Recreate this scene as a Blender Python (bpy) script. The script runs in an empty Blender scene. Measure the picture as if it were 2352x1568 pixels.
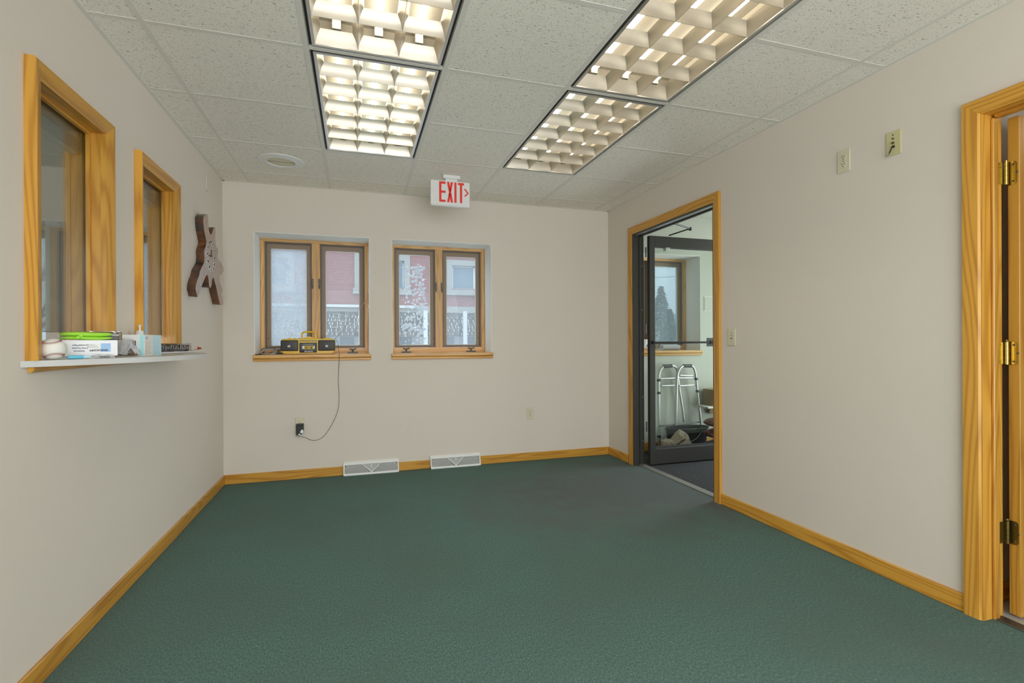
import bpy, bmesh, math, random
from mathutils import Matrix, Vector, noise as mnoise
random.seed(7)
S = bpy.context.scene
C = S.collection
PI = math.pi
# ------------------------------------------------------------------ camera
FPX = 1148.0
YAW, PIT, ROL = math.radians(17.278), math.radians(-0.028), math.radians(-0.264)
EYE = 1.1394

def _cam2world(v):                      # v = (right, forward, up) in the camera frame
    x, y, z = v
    x, z = x*math.cos(ROL)-z*math.sin(ROL), x*math.sin(ROL)+z*math.cos(ROL)
    y, z = y*math.cos(PIT)-z*math.sin(PIT), y*math.sin(PIT)+z*math.cos(PIT)
    x, y = x*math.cos(YAW)+y*math.sin(YAW), -x*math.sin(YAW)+y*math.cos(YAW)
    return Vector((x, y, z))
cam = bpy.data.objects.new('camera', bpy.data.cameras.new('camera')); C.objects.link(cam)
cam.data.sensor_fit = 'HORIZONTAL'; cam.data.sensor_width = 36.0
cam.data.lens = FPX/2352*36.0
cam.data.clip_start = 0.02; cam.data.clip_end = 500
_r, _u, _f = _cam2world((1, 0, 0)), _cam2world((0, 0, 1)), _cam2world((0, 1, 0))
cam.matrix_world = Matrix(((_r.x, _u.x, -_f.x, 0), (_r.y, _u.y, -_f.y, 0), (_r.z, _u.z, -_f.z, EYE), (0, 0, 0, 1)))
S.camera = cam
# ------------------------------------------------------------------ world, exposure
w = bpy.data.worlds.new('overcast_sky'); S.world = w; w.use_nodes = True
_bg = w.node_tree.nodes['Background']
# CIE overcast sky: the zenith three times as bright as the horizon, all round
_tc = w.node_tree.nodes.new('ShaderNodeTexCoord'); _sp = w.node_tree.nodes.new('ShaderNodeSeparateXYZ'); _mm = w.node_tree.nodes.new('ShaderNodeMath'); _mx = w.node_tree.nodes.new('ShaderNodeMath')
_mx.operation = 'MAXIMUM'; _mx.inputs[1].default_value = 0.0; _mm.operation = 'MULTIPLY_ADD'; _mm.inputs[1].default_value = 2*1.95; _mm.inputs[2].default_value = 1.95
w.node_tree.links.new(_tc.outputs['Generated'], _sp.inputs[0]); w.node_tree.links.new(_sp.outputs[2], _mx.inputs[0]); w.node_tree.links.new(_mx.outputs[0], _mm.inputs[0]); w.node_tree.links.new(_mm.outputs[0], _bg.inputs[1])
_bg.inputs[0].default_value = (0.72, 0.86, 1.0, 1)
S.view_settings.view_transform = 'Standard'; S.view_settings.look = 'None'
S.view_settings.exposure = 0.04; S.view_settings.gamma = 1.0; S.view_settings.use_curve_mapping = False
S.cycles.max_bounces = 10; S.cycles.diffuse_bounces = 5; S.cycles.glossy_bounces = 5
S.cycles.transparent_max_bounces = 16; S.cycles.transmission_bounces = 6
S.cycles.use_denoising = True; S.cycles.sample_clamp_indirect = 6.0
S.cycles.caustics_reflective = False; S.cycles.caustics_refractive = False
# large area lights: daylight through glazing behind the camera; added fills for vestibule and office
def area(name, loc, rot, sx, sy, energy, col):
    l = bpy.data.lights.new(name, 'AREA'); l.shape = 'RECTANGLE'; l.size = sx; l.size_y = sy
    l.energy = energy; l.color = col
    o = bpy.data.objects.new(name, l); C.objects.link(o); o.location = loc; o.rotation_euler = rot
    return o
TUBE = 6.2                    # lamp tube radiance
area('daylight_rear_window', (0.7, -1.93, 1.25), (PI/2+math.radians(18), 0, 0), 3.2, 2.2, 95, (1.0, 0.985, 0.965))
area('vestibule_fill', (4.18, 3.6, 1.25), (0, PI/2, 0), 2.1, 1.1, 21, (0.95, 1.0, 0.95))  # added area light that lifts the vestibule, set at an unseen outside door
area('office_fill', (-2.7, -1.93, 1.3), (PI/2, 0, 0), 2.4, 1.9, 62, (1.0, 0.985, 0.965))  # added area light behind the view, brightens the dark office

# ------------------------------------------------------------------ materials
def mat(name, col=(0.8, 0.8, 0.8), rough=0.6, metal=0.0, spec=0.5, emit=None, es=0.0, alpha=1.0):
    m = bpy.data.materials.new(name); m.use_nodes = True
    b = m.node_tree.nodes['Principled BSDF']
    b.inputs['Base Color'].default_value = (*col, 1); b.inputs['Roughness'].default_value = rough
    b.inputs['Metallic'].default_value = metal; b.inputs['Specular IOR Level'].default_value = spec
    if emit: b.inputs['Emission Color'].default_value = (*emit, 1); b.inputs['Emission Strength'].default_value = es
    return m
class NT:
    def __init__(s, m): s.m = m; s.t = m.node_tree; s.n = s.t.nodes; s.l = s.t.links; s.b = s.n.get('Principled BSDF')
    def new(s, k, **kw):
        n = s.n.new(k)
        for a, v in kw.items(): setattr(n, a, v)
        return n
    def link(s, a, b): s.l.new(a, b)
    def val(s, x):
        n = s.new('ShaderNodeValue'); n.outputs[0].default_value = x; return n.outputs[0]
    def math(s, op, a, b=None, clamp=False):
        n = s.new('ShaderNodeMath', operation=op, use_clamp=clamp)
        for i, x in enumerate((a, b)):
            if x is None: continue
            if isinstance(x, (int, float)): n.inputs[i].default_value = x
            else: s.link(x, n.inputs[i])
        return n.outputs[0]
    def pos(s, scale=(1, 1, 1), loc=(0, 0, 0)):
        g = s.new('ShaderNodeNewGeometry'); mp = s.new('ShaderNodeMapping')
        mp.inputs['Scale'].default_value = scale; mp.inputs['Location'].default_value = loc
        s.link(g.outputs['Position'], mp.inputs[0]); return mp.outputs[0]
    def noise(s, vec, scale, detail=2, rough=0.5, dist=0.0):
        n = s.new('ShaderNodeTexNoise'); n.inputs['Scale'].default_value = scale
        n.inputs['Detail'].default_value = detail; n.inputs['Roughness'].default_value = rough
        n.inputs['Distortion'].default_value = dist
        s.link(vec, n.inputs['Vector']); return n.outputs['Fac']
    def ramp(s, fac, stops):
        n = s.new('ShaderNodeValToRGB'); e = n.color_ramp.elements
        while len(e) < len(stops): e.new(0.5)
        for i, (p, c) in enumerate(stops):
            e[i].position = p; e[i].color = (*c, 1) if len(c) == 3 else c
        s.link(fac, n.inputs[0]); return n.outputs[0]
    def mix(s, fac, a, b, blend='MIX'):
        n = s.new('ShaderNodeMix', data_type='RGBA', blend_type=blend)
        for i, x in ((0, fac), (6, a), (7, b)):
            if isinstance(x, (int, float)): n.inputs[i].default_value = x
            elif isinstance(x, tuple): n.inputs[i].default_value = (*x, 1) if len(x) == 3 else x
            else: s.link(x, n.inputs[i])
        return n.outputs[2]
    def bump(s, h, strength, dist=0.01):
        n = s.new('ShaderNodeBump'); n.inputs['Strength'].default_value = strength; n.inputs['Distance'].default_value = dist
        s.link(h, n.inputs['Height']); s.link(n.outputs[0], s.b.inputs['Normal'])
    def base(s, c): s.link(c, s.b.inputs['Base Color'])

def wood_mat(name, axis, light=(0.655, 0.335, 0.050), dark=(0.44, 0.18, 0.018), rough=0.32, lines=15.0):
    m = mat(name, light, rough); t = NT(m)
    sc = [7.0, 7.0, 7.0]; sc[axis] = 0.55
    sf = [150.0, 150.0, 150.0]; sf[axis] = 4.0
    oi = t.new('ShaderNodeObjectInfo')
    g = t.new('ShaderNodeNewGeometry'); mp = t.new('ShaderNodeMapping'); mp.inputs['Scale'].default_value = sc
    off = t.new('ShaderNodeVectorMath', operation='ADD')
    cmb = t.new('ShaderNodeCombineXYZ')
    r7 = t.math('MULTIPLY', oi.outputs['Random'], 37.0)
    for i in range(3): t.link(r7, cmb.inputs[i])
    t.link(g.outputs['Position'], mp.inputs[0]); t.link(mp.outputs[0], off.inputs[0]); t.link(cmb.outputs[0], off.inputs[1])
    n = t.noise(off.outputs[0], 1.0, 1.5, 0.45)
    s = t.math('SINE', t.math('MULTIPLY', n, lines*6.283))
    s = t.math('ADD', t.math('MULTIPLY', s, 0.5), 0.5)
    s = t.math('POWER', s, 2.2)
    f = t.noise(t.pos(sf), 1.0, 2)
    fac = t.math('ADD', t.math('MULTIPLY', s, 0.72), t.math('MULTIPLY', t.math('SUBTRACT', f, 0.5), 0.5), clamp=True)
    c = t.mix(fac, light, dark)
    hv = t.new('ShaderNodeHueSaturation'); t.link(c, hv.inputs['Color'])
    t.link(t.math('ADD', t.math('MULTIPLY', oi.outputs['Random'], 0.22), 0.88), hv.inputs['Value'])
    t.base(hv.outputs[0])
    return m
M = {}
for i, a in enumerate('xyz'):
    M['fir_'+a] = wood_mat('fir_grain_'+a, i)
    M['wwood_'+a] = wood_mat('window_pine_'+a, i, (0.74, 0.44, 0.17), (0.55, 0.28, 0.08), 0.4)
    M['bronze_'+a] = mat('bronze_anodised_'+a, (0.055, 0.051, 0.046), 0.42, 0.3)
def wall_paint(name, col):
    m = mat(name, col, 0.75, spec=0.25); t = NT(m)
    n = t.noise(t.pos(), 1.4, 3); n2 = t.noise(t.pos(), 260, 2)
    t.base(t.mix(t.math('MULTIPLY', n, 0.5), col, tuple(x*0.93 for x in col)))
    t.bump(n2, 0.12, 0.004); return m
M['wall'] = wall_paint('wall_paint', (0.735, 0.672, 0.592))
M['wall_green'] = wall_paint('vestibule_paint', (0.55, 0.56, 0.475))
M['reveal'] = wall_paint('window_reveal_paint', (0.90, 0.90, 0.87))
# carpet
m = mat('green_carpet', (0.03, 0.1, 0.08), 0.95, spec=0.1); t = NT(m)
p1 = t.noise(t.pos(), 400, 2, 0.7); p2 = t.noise(t.pos((1, 0.5, 1)), 170, 2); big = t.noise(t.pos(), 1.1, 4, 0.6); mid = t.noise(t.pos(), 4.5, 3)
pile = t.math('ADD', t.math('MULTIPLY', p1, 0.65), t.math('MULTIPLY', p2, 0.35))
c = t.ramp(pile, [(0.28, (0.030, 0.062, 0.055)), (0.5, (0.105, 0.182, 0.160)), (0.70, (0.27, 0.395, 0.36))])
c = t.mix(t.math('MULTIPLY', t.math('SUBTRACT', big, 0.42, True), 2.2, True), c, (0.115, 0.155, 0.130))
# tracked-in grey soil fanning out from the entrance, its own irregular shape
g = t.new('ShaderNodeNewGeometry'); vd = t.new('ShaderNodeVectorMath', operation='DISTANCE'); vs = t.new('ShaderNodeVectorMath', operation='MULTIPLY')
vs.inputs[1].default_value = (0.62, 1.0, 1.0); t.link(g.outputs['Position'], vs.inputs[0]); t.link(vs.outputs[0], vd.inputs[0]); vd.inputs[1].default_value = (2.15*0.62, 3.42, 0)
st = t.math('SUBTRACT', 1.05, t.math('ADD', vd.outputs['Value'], t.math('MULTIPLY', t.math('SUBTRACT', mid, 0.5), 1.0)), True)
st = t.math('MULTIPLY', st, 1.5, True)
c = t.mix(t.math('MULTIPLY', st, 0.85), c, (0.125, 0.132, 0.128))
sp = t.noise(t.pos(), 95, 1, 0.5); sp = t.math('GREATER_THAN', sp, 0.775)
c = t.mix(t.math('MULTIPLY', sp, 0.5), c, (0.5, 0.52, 0.46))
t.base(c); t.bump(pile, 0.6, 0.01); M['carpet'] = m
# entrance mat
m = mat('charcoal_mat', (0.05, 0.05, 0.05), 0.95, spec=0.1); t = NT(m)
n1 = t.noise(t.pos(), 240, 2, 0.7); c = t.ramp(n1, [(0.3, (0.02, 0.021, 0.022)), (0.7, (0.10, 0.10, 0.10))])
s2 = t.math('GREATER_THAN', t.noise(t.pos(), 70, 1), 0.72); t.base(t.mix(t.math('MULTIPLY', s2, 0.6), c, (0.5, 0.5, 0.48))); t.bump(n1, 0.5); M['mat'] = m
# ceiling tile with fissures
m = mat('acoustic_tile', (0.7, 0.69, 0.64), 0.9, spec=0.1); t = NT(m)
f1 = t.noise(t.pos((1.0, 2.1, 1)), 80, 3, 0.62, 1.2); f2 = t.noise(t.pos((2.0, 1, 1), (3, 5, 0)), 150, 2, 0.6, 1.0)
k = t.math('ADD', t.math('LESS_THAN', f1, 0.372), t.math('LESS_THAN', f2, 0.335), True)
t.base(t.mix(k, t.mix(t.math('MULTIPLY', t.noise(t.pos(), 200, 2), 0.35), (0.91, 0.88, 0.80), (0.74, 0.71, 0.63)), (0.28, 0.27, 0.23)))
t.bump(f1, 0.15, 0.003); M['tile'] = m
M['tee'] = mat('white_painted_tee', (0.74, 0.72, 0.66), 0.5)
M['white'] = mat('white_enamel', (0.82, 0.82, 0.79), 0.45)
M['whiteplastic'] = mat('white_plastic', (0.78, 0.78, 0.76), 0.4)
M['ivory'] = mat('ivory_plastic', (0.66, 0.62, 0.45), 0.4)
M['almond'] = mat('yellowed_ivory_plastic', (0.60, 0.55, 0.30), 0.4)
M['slot'] = mat('dark_slot', (0.03, 0.028, 0.022), 0.7)
M['black'] = mat('black_plastic', (0.014, 0.014, 0.015), 0.35)
M['charcoal'] = mat('charcoal_plastic', (0.045, 0.046, 0.046), 0.55)
M['grille'] = mat('speaker_mesh', (0.062, 0.060, 0.055), 0.5, 0.3)
M['yellow'] = mat('yellow_plastic', (0.78, 0.50, 0.015), 0.32)
M['chrome'] = mat('chrome', (0.75, 0.75, 0.76), 0.18, 1.0)
M['alu'] = mat('brushed_aluminium', (0.62, 0.62, 0.60), 0.38, 0.9)
M['brass'] = mat('polished_brass', (0.62, 0.47, 0.14), 0.22, 1.0)
M['brass2'] = mat('tarnished_brass', (0.34, 0.26, 0.09), 0.3, 1.0)
M['steelgrey'] = mat('grey_hardware', (0.11, 0.11, 0.11), 0.4, 0.7)
M['ductgrey'] = mat('grey_duct_shadow', (0.24, 0.25, 0.25), 0.6)
M['sash'] = mat('bronze_sash', (0.30, 0.215, 0.145), 0.5)
M['sashdark'] = mat('dark_screen_frame', (0.13, 0.112, 0.095), 0.5)
M['gasket'] = mat('white_glazing_bead', (0.75, 0.76, 0.75), 0.5)
M['red'] = mat('exit_red', (0.72, 0.035, 0.02), 0.45, emit=(0.8, 0.03, 0.015), es=0.07)
M['louvre'] = mat('semi_specular_louvre', (0.52, 0.475, 0.39), 0.34, 0.75)
M['refl'] = mat('fixture_white_interior', (0.62, 0.59, 0.52), 0.5)
M['laminate'] = mat('grey_laminate', (0.60, 0.60, 0.585), 0.35)
M['paper'] = mat('white_paper', (0.86, 0.87, 0.90), 0.7)
M['ink'] = mat('black_ink', (0.03, 0.03, 0.05), 0.6)
M['bluepanel'] = mat('blue_print', (0.33, 0.53, 0.80), 0.6)
M['paleblue'] = mat('pale_blue_card', (0.52, 0.74, 0.83), 0.55)
M['tealprint'] = mat('teal_print', (0.40, 0.72, 0.73), 0.55)
M['cream'] = mat('cream_card', (0.78, 0.76, 0.70), 0.6)
M['cardboard'] = mat('brown_cardboard', (0.42, 0.29, 0.17), 0.8)
M['green'] = mat('lime_silicone', (0.36, 0.72, 0.05), 0.5)
M['aqua'] = mat('aqua_plastic', (0.13, 0.52, 0.72), 0.35)
M['leather'] = mat('baseball_leather', (0.76, 0.745, 0.69), 0.6)
M['stitch'] = mat('red_thread', (0.30, 0.09, 0.07), 0.8)
M['slab'] = None
M['redtip'] = mat('red_cap', (0.45, 0.02, 0.015), 0.5)
M['greycable'] = mat('grey_cable', (0.36, 0.34, 0.32), 0.5)
M['darkcable'] = mat('dark_cable', (0.03, 0.03, 0.03), 0.5)
M['browncable'] = mat('thin_brown_cable', (0.10, 0.075, 0.05), 0.5)
M['tan'] = mat('vinyl_tile', (0.52, 0.50, 0.45), 0.35)
M['blade'] = mat('cassette_label', (0.48, 0.36, 0.05), 0.5)
def tube_mat(name, col, s):
    m = mat(name, (0.9, 0.9, 0.9), 0.5, emit=col, es=s); return m
M['tube_warm'] = tube_mat('warm_fluorescent', (1.0, 0.87, 0.66), TUBE)
M['tube_cool'] = tube_mat('cool_fluorescent', (0.93, 1.0, 0.88), TUBE*0.8)
def glass_mat(name, tint=(0.93, 0.96, 0.94), refl=0.7):
    m = bpy.data.materials.new(name); m.use_nodes = True; t = NT(m); t.n.remove(t.b)
    out = t.n['Material Output']
    tr = t.new('ShaderNodeBsdfTransparent'); tr.inputs[0].default_value = (*tint, 1)
    gl = t.new('ShaderNodeBsdfGlossy'); gl.inputs['Roughness'].default_value = 0.0
    fr = t.new('ShaderNodeFresnel'); fr.inputs[0].default_value = 1.45
    mx = t.new('ShaderNodeMixShader'); t.link(t.math('MULTIPLY', fr.outputs[0], refl, True), mx.inputs[0])
    t.link(tr.outputs[0], mx.inputs[1]); t.link(gl.outputs[0], mx.inputs[2]); t.link(mx.outputs[0], out.inputs[0])
    return m
M['glass'] = glass_mat('clear_glass')
M['clearplastic'] = glass_mat('clear_plastic', (0.88, 0.90, 0.90), 1.6)
def film_mat(name, kind, x0, x1, z0, z1, base=0.16, tint=(0.94, 0.96, 0.95)):
    """glass with the mineral film of a failed double-glazing seal; the film has its own blotchy shape"""
    m = bpy.data.materials.new(name); m.use_nodes = True; t = NT(m); t.n.remove(t.b); out = t.n['Material Output']
    tr = t.new('ShaderNodeBsdfTransparent'); tr.inputs[0].default_value = (*tint, 1)
    df = t.new('ShaderNodeBsdfTranslucent'); df.inputs[0].default_value = (0.56, 0.59, 0.61, 1)
    d2 = t.new('ShaderNodeBsdfDiffuse'); d2.inputs[0].default_value = (0.60, 0.63, 0.65, 1)
    ms = t.new('ShaderNodeMixShader'); ms.inputs[0].default_value = 0.30
    t.link(df.outputs[0], ms.inputs[1]); t.link(d2.outputs[0], ms.inputs[2])
    if kind == 'speckle':
        a = t.noise(t.pos(), 150, 2, 0.7); b = t.noise(t.pos(), 7, 3, 0.6)
        k = t.math('ADD', t.math('MULTIPLY', t.math('SUBTRACT', a, 0.5), 2.6), t.math('ADD', t.math('MULTIPLY', b, 1.5), -0.10), True)
        k = t.math('ADD', t.math('MULTIPLY', k, 0.72), 0.14, True)
    elif kind == 'blotch':
        v = t.new('ShaderNodeTexVoronoi'); v.inputs['Scale'].default_value = 30; t.link(t.pos((1, 1, 1)), v.inputs['Vector'])
        b = t.noise(t.pos(), 9, 2, 0.5)
        g = t.new('ShaderNodeNewGeometry'); sx = t.new('ShaderNodeSeparateXYZ'); t.link(g.outputs['Position'], sx.inputs[0])
        ex = t.math('MINIMUM', t.math('SUBTRACT', sx.outputs[0], x0), t.math('SUBTRACT', x1, sx.outputs[0]))
        ez = t.math('SUBTRACT', z1-0.05, sx.outputs[2])
        e = t.math('MULTIPLY', t.math('MINIMUM', ex, ez), 16.0, True)
        k = t.math('LESS_THAN', t.math('ADD', v.outputs['Distance'], t.math('MULTIPLY', b, 0.95)), t.math('ADD', 0.42, t.math('MULTIPLY', e, 0.50)))
        k = t.math('ADD', t.math('MULTIPLY', k, 0.74), base, True)
    else:
        a = t.noise(t.pos(), 240, 2, 0.7)
        k = t.math('ADD', t.math('MULTIPLY', t.math('GREATER_THAN', a, 0.60), 0.18), base, True)
    mx = t.new('ShaderNodeMixShader'); t.link(k, mx.inputs[0]); t.link(tr.outputs[0], mx.inputs[1]); t.link(ms.outputs[0], mx.inputs[2])
    gl = t.new('ShaderNodeBsdfGlossy'); gl.inputs['Roughness'].default_value = 0.02
    fr = t.new('ShaderNodeFresnel'); fr.inputs[0].default_value = 1.45
    m2 = t.new('ShaderNodeMixShader'); t.link(t.math('MULTIPLY', fr.outputs[0], 0.22), m2.inputs[0]); t.link(mx.outputs[0], m2.inputs[1]); t.link(gl.outputs[0], m2.inputs[2])
    t.link(m2.outputs[0], out.inputs[0]); return m

# ------------------------------------------------------------------ mesh helpers
def BM(): return bmesh.new()
def bx(bm, x0, x1, y0, y1, z0, z1, bev=0.0, seg=1):
    v = [bm.verts.new(p) for p in ((x0, y0, z0), (x1, y0, z0), (x1, y1, z0), (x0, y1, z0), (x0, y0, z1), (x1, y0, z1), (x1, y1, z1), (x0, y1, z1))]
    fs = [bm.faces.new([v[i] for i in q]) for q in ((3, 2, 1, 0), (4, 5, 6, 7), (0, 1, 5, 4), (1, 2, 6, 5), (2, 3, 7, 6), (3, 0, 4, 7))]
    if bev > 0:
        es = list({e for f in fs for e in f.edges})
        bmesh.ops.bevel(bm, geom=es, offset=bev, segments=seg, affect='EDGES', profile=0.5)
    return bm
def prism(bm, pts, d0, d1, plane='xz'):
    """extrude a closed outline (2-D points) between depths d0..d1 along the axis left over"""
    def P(p, d):
        a, b = p
        return {'xz': (a, d, b), 'yz': (d, a, b), 'xy': (a, b, d)}[plane]
    A = [bm.verts.new(P(p, d0)) for p in pts]; B = [bm.verts.new(P(p, d1)) for p in pts]
    n = len(pts); fs = []
    fs.append(bm.faces.new(A)); fs.append(bm.faces.new(B[::-1]))
    for i in range(n): fs.append(bm.faces.new([A[i], B[i], B[(i+1) % n], A[(i+1) % n]]))
    bmesh.ops.recalc_face_normals(bm, faces=fs)
    return bm
def tube(bm, path, r, n=8, cap=True):
    path = [Vector(p) for p in path]; rings = []
    up0 = None
    for i, p in enumerate(path):
        d = (path[min(i+1, len(path)-1)]-path[max(i-1, 0)]).normalized()
        if up0 is None: up0 = d.orthogonal().normalized()
        a = (up0-d*up0.dot(d))
        if a.length < 1e-5: a = d.orthogonal()
        a.normalize(); up0 = a; b = d.cross(a)
        rr = r[i] if isinstance(r, (list, tuple)) else r
        rings.append([bm.verts.new(p+(a*math.cos(2*PI*k/n)+b*math.sin(2*PI*k/n))*rr) for k in range(n)])
    fs = []
    for i in range(len(rings)-1):
        for k in range(n): fs.append(bm.faces.new([rings[i][k], rings[i][(k+1) % n], rings[i+1][(k+1) % n], rings[i+1][k]]))
    if cap: fs.append(bm.faces.new(rings[0][::-1])); fs.append(bm.faces.new(rings[-1]))
    bmesh.ops.recalc_face_normals(bm, faces=fs)
    return bm
def lathe(bm, prof, origin, axis='z', n=32, flip=1, sy=1.0):
    """profile of (radius, height) turned about an axis through origin"""
    o = Vector(origin); rings = []
    def P(r, h, a):
        c, s = math.cos(a)*r, math.sin(a)*r*sy
        return o+Vector({'z': (c, s, h), 'y': (c, h, s), 'x': (h, c, s)}[axis])
    for r, h in prof:
        if r < 1e-6: rings.append([bm.verts.new(P(0, h, 0))])
        else: rings.append([bm.verts.new(P(r, h, 2*PI*k/n)) for k in range(n)])
    fs = []
    for i in range(len(rings)-1):
        A, B = rings[i], rings[i+1]
        for k in range(n):
            q = [A[k % len(A)], A[(k+1) % len(A)], B[(k+1) % len(B)], B[k % len(B)]]
            q2 = []
            for v in q:
                if v not in q2: q2.append(v)
            if len(q2) >= 3: fs.append(bm.faces.new(q2))
    bmesh.ops.recalc_face_normals(bm, faces=fs)
    return bm
def sphere(bm, c, r, sx=1, sy=1, sz=1, u=20, v=12):
    bmesh.ops.create_uvsphere(bm, u_segments=u, v_segments=v, radius=r, matrix=Matrix.Translation(c) @ Matrix.Diagonal((sx, sy, sz, 1)))
    return bm
def obj(name, bm, m, parent=None, smooth=False, local=False):
    me = bpy.data.meshes.new(name)
    if parent is not None and not local:
        bmesh.ops.transform(bm, matrix=parent.matrix_basis.inverted(), verts=bm.verts)
    bm.to_mesh(me); bm.free()
    if m is not None: me.materials.append(M[m] if isinstance(m, str) else m)
    if smooth:
        for p in me.polygons: p.use_smooth = True
        if smooth != 'all': me.set_sharp_from_angle(angle=math.radians(35))
    o = bpy.data.objects.new(name, me); C.objects.link(o)
    if parent is not None: o.parent = parent
    return o
def box(name, m, parent, *a, bev=0.0, seg=1, local=False): return obj(name, bx(BM(), *a, bev=bev, seg=seg), m, parent, local=local)
def tag(o, label=None, cat=None, group=None, kind=None):
    if label: o['label'] = label
    if cat: o['category'] = cat
    if group: o['group'] = group
    if kind: o['kind'] = kind
    return o
def thing(name, label, cat, loc=(0, 0, 0), rz=0.0, group=None):
    o = bpy.data.objects.new(name, None); C.objects.link(o); o.empty_display_size = 0.05
    o.matrix_basis = Matrix.Translation(loc) @ Matrix.Rotation(rz, 4, 'Z')
    return tag(o, label, cat, group)
def struct(name, bm, m, label, cat, smooth=False):
    o = obj(name, bm, m, None, smooth); return tag(o, label, cat, None, 'structure')
def sroot(name, label, cat, loc=(0, 0, 0)):
    o = thing(name, label, cat, loc); o['kind'] = 'structure'; return o
def copy_tree(o, parent=None):
    c = o.copy(); C.objects.link(c)
    if parent is not None: c.parent = parent; c.matrix_parent_inverse = o.matrix_parent_inverse.copy()
    for ch in list(o.children): copy_tree(ch, c)
    return c
def text(name, body, size, m, parent, mtx, thick=0.0006, offset=0.0, sx=1.0, align='CENTER'):
    """flat lettering as a thin mesh; mtx places its local XY plane (x right, y up) in the parent's frame"""
    cu = bpy.data.curves.new(name, 'FONT'); cu.body = body; cu.size = size; cu.extrude = thick; cu.offset = offset
    cu.align_x = align; cu.align_y = 'CENTER'; cu.resolution_u = 3
    o = bpy.data.objects.new(name, cu); C.objects.link(o)
    dg = bpy.context.evaluated_depsgraph_get(); me = bpy.data.meshes.new_from_object(o.evaluated_get(dg))
    bpy.data.objects.remove(o); bpy.data.curves.remove(cu)
    me.transform(mtx @ Matrix.Diagonal((sx, 1, 1, 1))); me.materials.clear(); me.materials.append(M[m]); me.name = name
    r = bpy.data.objects.new(name, me); C.objects.link(r)
    if parent is not None: r.parent = parent
    return r
def frame3(o, right, up):
    r = Vector(right).normalized(); u = Vector(up).normalized(); n = r.cross(u)
    return Matrix(((r.x, u.x, n.x, o[0]), (r.y, u.y, n.y, o[1]), (r.z, u.z, n.z, o[2]), (0, 0, 0, 1)))

XL, XR, YB, ZC = -1.023, 2.424, 4.519, 2.44
YN = -2.0                                            # near wall behind the camera
# ================================================================== SHELL
# windows in the outer wall: (x0, x1), shared sill and head
ZS, ZH = 1.035, 2.045
WIN = {'L1': (-3.08, -2.175), 'L2': (-2.10, -1.38), '1': (-0.797, 0.112), '2': (0.300, 1.207), 'V': (2.621, 3.526)}
def wall_y(bm, x0, x1, y0, y1, z0, z1, holes):
    """wall running along x with rectangular holes (xa, xb, za, zb)"""
    xs = sorted({x0, x1, *[h[0] for h in holes], *[h[1] for h in holes]})
    for a, b in zip(xs, xs[1:]):
        mx = (a+b)/2; cur = z0
        for h in sorted([h for h in holes if h[0] < mx < h[1]], key=lambda h: h[2]):
            if h[2] > cur: bx(bm, a, b, y0, y1, cur, h[2])
            cur = h[3]
        if cur < z1: bx(bm, a, b, y0, y1, cur, z1)
    return bm
def wall_x(bm, y0, y1, x0, x1, z0, z1, holes):
    ys = sorted({y0, y1, *[h[0] for h in holes], *[h[1] for h in holes]})
    for a, b in zip(ys, ys[1:]):
        my = (a+b)/2; cur = z0
        for h in sorted([h for h in holes if h[0] < my < h[1]], key=lambda h: h[2]):
            if h[2] > cur: bx(bm, x0, x1, a, b, cur, h[2])
            cur = h[3]
        if cur < z1: bx(bm, x0, x1, a, b, cur, z1)
    return bm
ZT = 2.75
YO = 4.87
struct('wall_back', wall_y(BM(), -1.074, 2.474, YB, YO, -0.05, ZT, [(*WIN['1'], ZS, ZH), (*WIN['2'], ZS, ZH)]), 'wall', 'off-white painted wall with the two double windows', 'wall')
struct('wall_office', wall_y(BM(), -4.3, -1.074, YB, YO, -0.05, ZT, [(*WIN['L1'], ZS, ZH), (*WIN['L2'], ZS, ZH)]), 'wall', 'outer wall of the room behind the reception windows', 'wall')
struct('wall_vestibule', wall_y(BM(), 2.474, 4.4, YB, YO, -0.05, ZT, [(*WIN['V'], ZS, ZH)]), 'wall_green', 'pale green vestibule wall behind the glass door', 'wall')
# left wall with the two reception windows
RA, RB = (2.065, 2.515), (2.905, 3.360)           # clear openings along y
RZ0, RZ1 = 1.062, 2.018
JT = 0.018
struct('wall_left', wall_x(BM(), YN, YB, -1.125, XL, -0.05, ZT, [(RA[0]-JT, RA[1]+JT, RZ0, RZ1+JT), (RB[0]-JT, RB[1]+JT, RZ0, RZ1+JT)]), 'wall', 'long off-white wall with two reception windows and a shelf', 'wall')
D1 = (2.925, 4.070, 2.150)                         # storefront door rough opening y0,y1,top
D2 = (0.52, 1.388, 2.070)
def right_wall():
    bm = wall_x(BM(), YN, YB, XR, 2.474, -0.05, ZT, [(D1[0], D1[1], -1, D1[2]), (D2[0], D2[1], -1, D2[2])]); return bm
struct('wall_right', right_wall(), 'wall', 'off-white wall with the glass door, the switch and the wooden door', 'wall')
struct('wall_right_outer', wall_x(BM(), YN, YB, 2.474, 2.524, -0.05, ZT, [(D1[0], D1[1], -1, D1[2]), (D2[0], D2[1], -1, D2[2])]), 'wall_green', 'outer skin of the wall on the vestibule side', 'wall')
struct('wall_near', wall_y(BM(), -4.3, 4.4, YN-0.1, YN, -0.05, ZT, [(-0.92, 2.32, 0.12, 2.38), (-3.92, -1.48, 0.3, 2.3)]), 'wall', 'wall behind the viewer with a wide window', 'wall')  # second opening added to go with the office fill light
struct('wall_office_side', bx(BM(), -4.4, -4.3, YN-0.1, YO, -0.05, ZT), 'wall', 'far side wall of the reception office', 'wall')
struct('wall_entrance', wall_x(BM(), YN-0.1, YO, 4.3, 4.4, -0.05, ZT, [(3.05, 4.15, 0.05, 2.3)]), 'wall_green', 'vestibule side wall around the outside entrance', 'wall')
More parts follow.
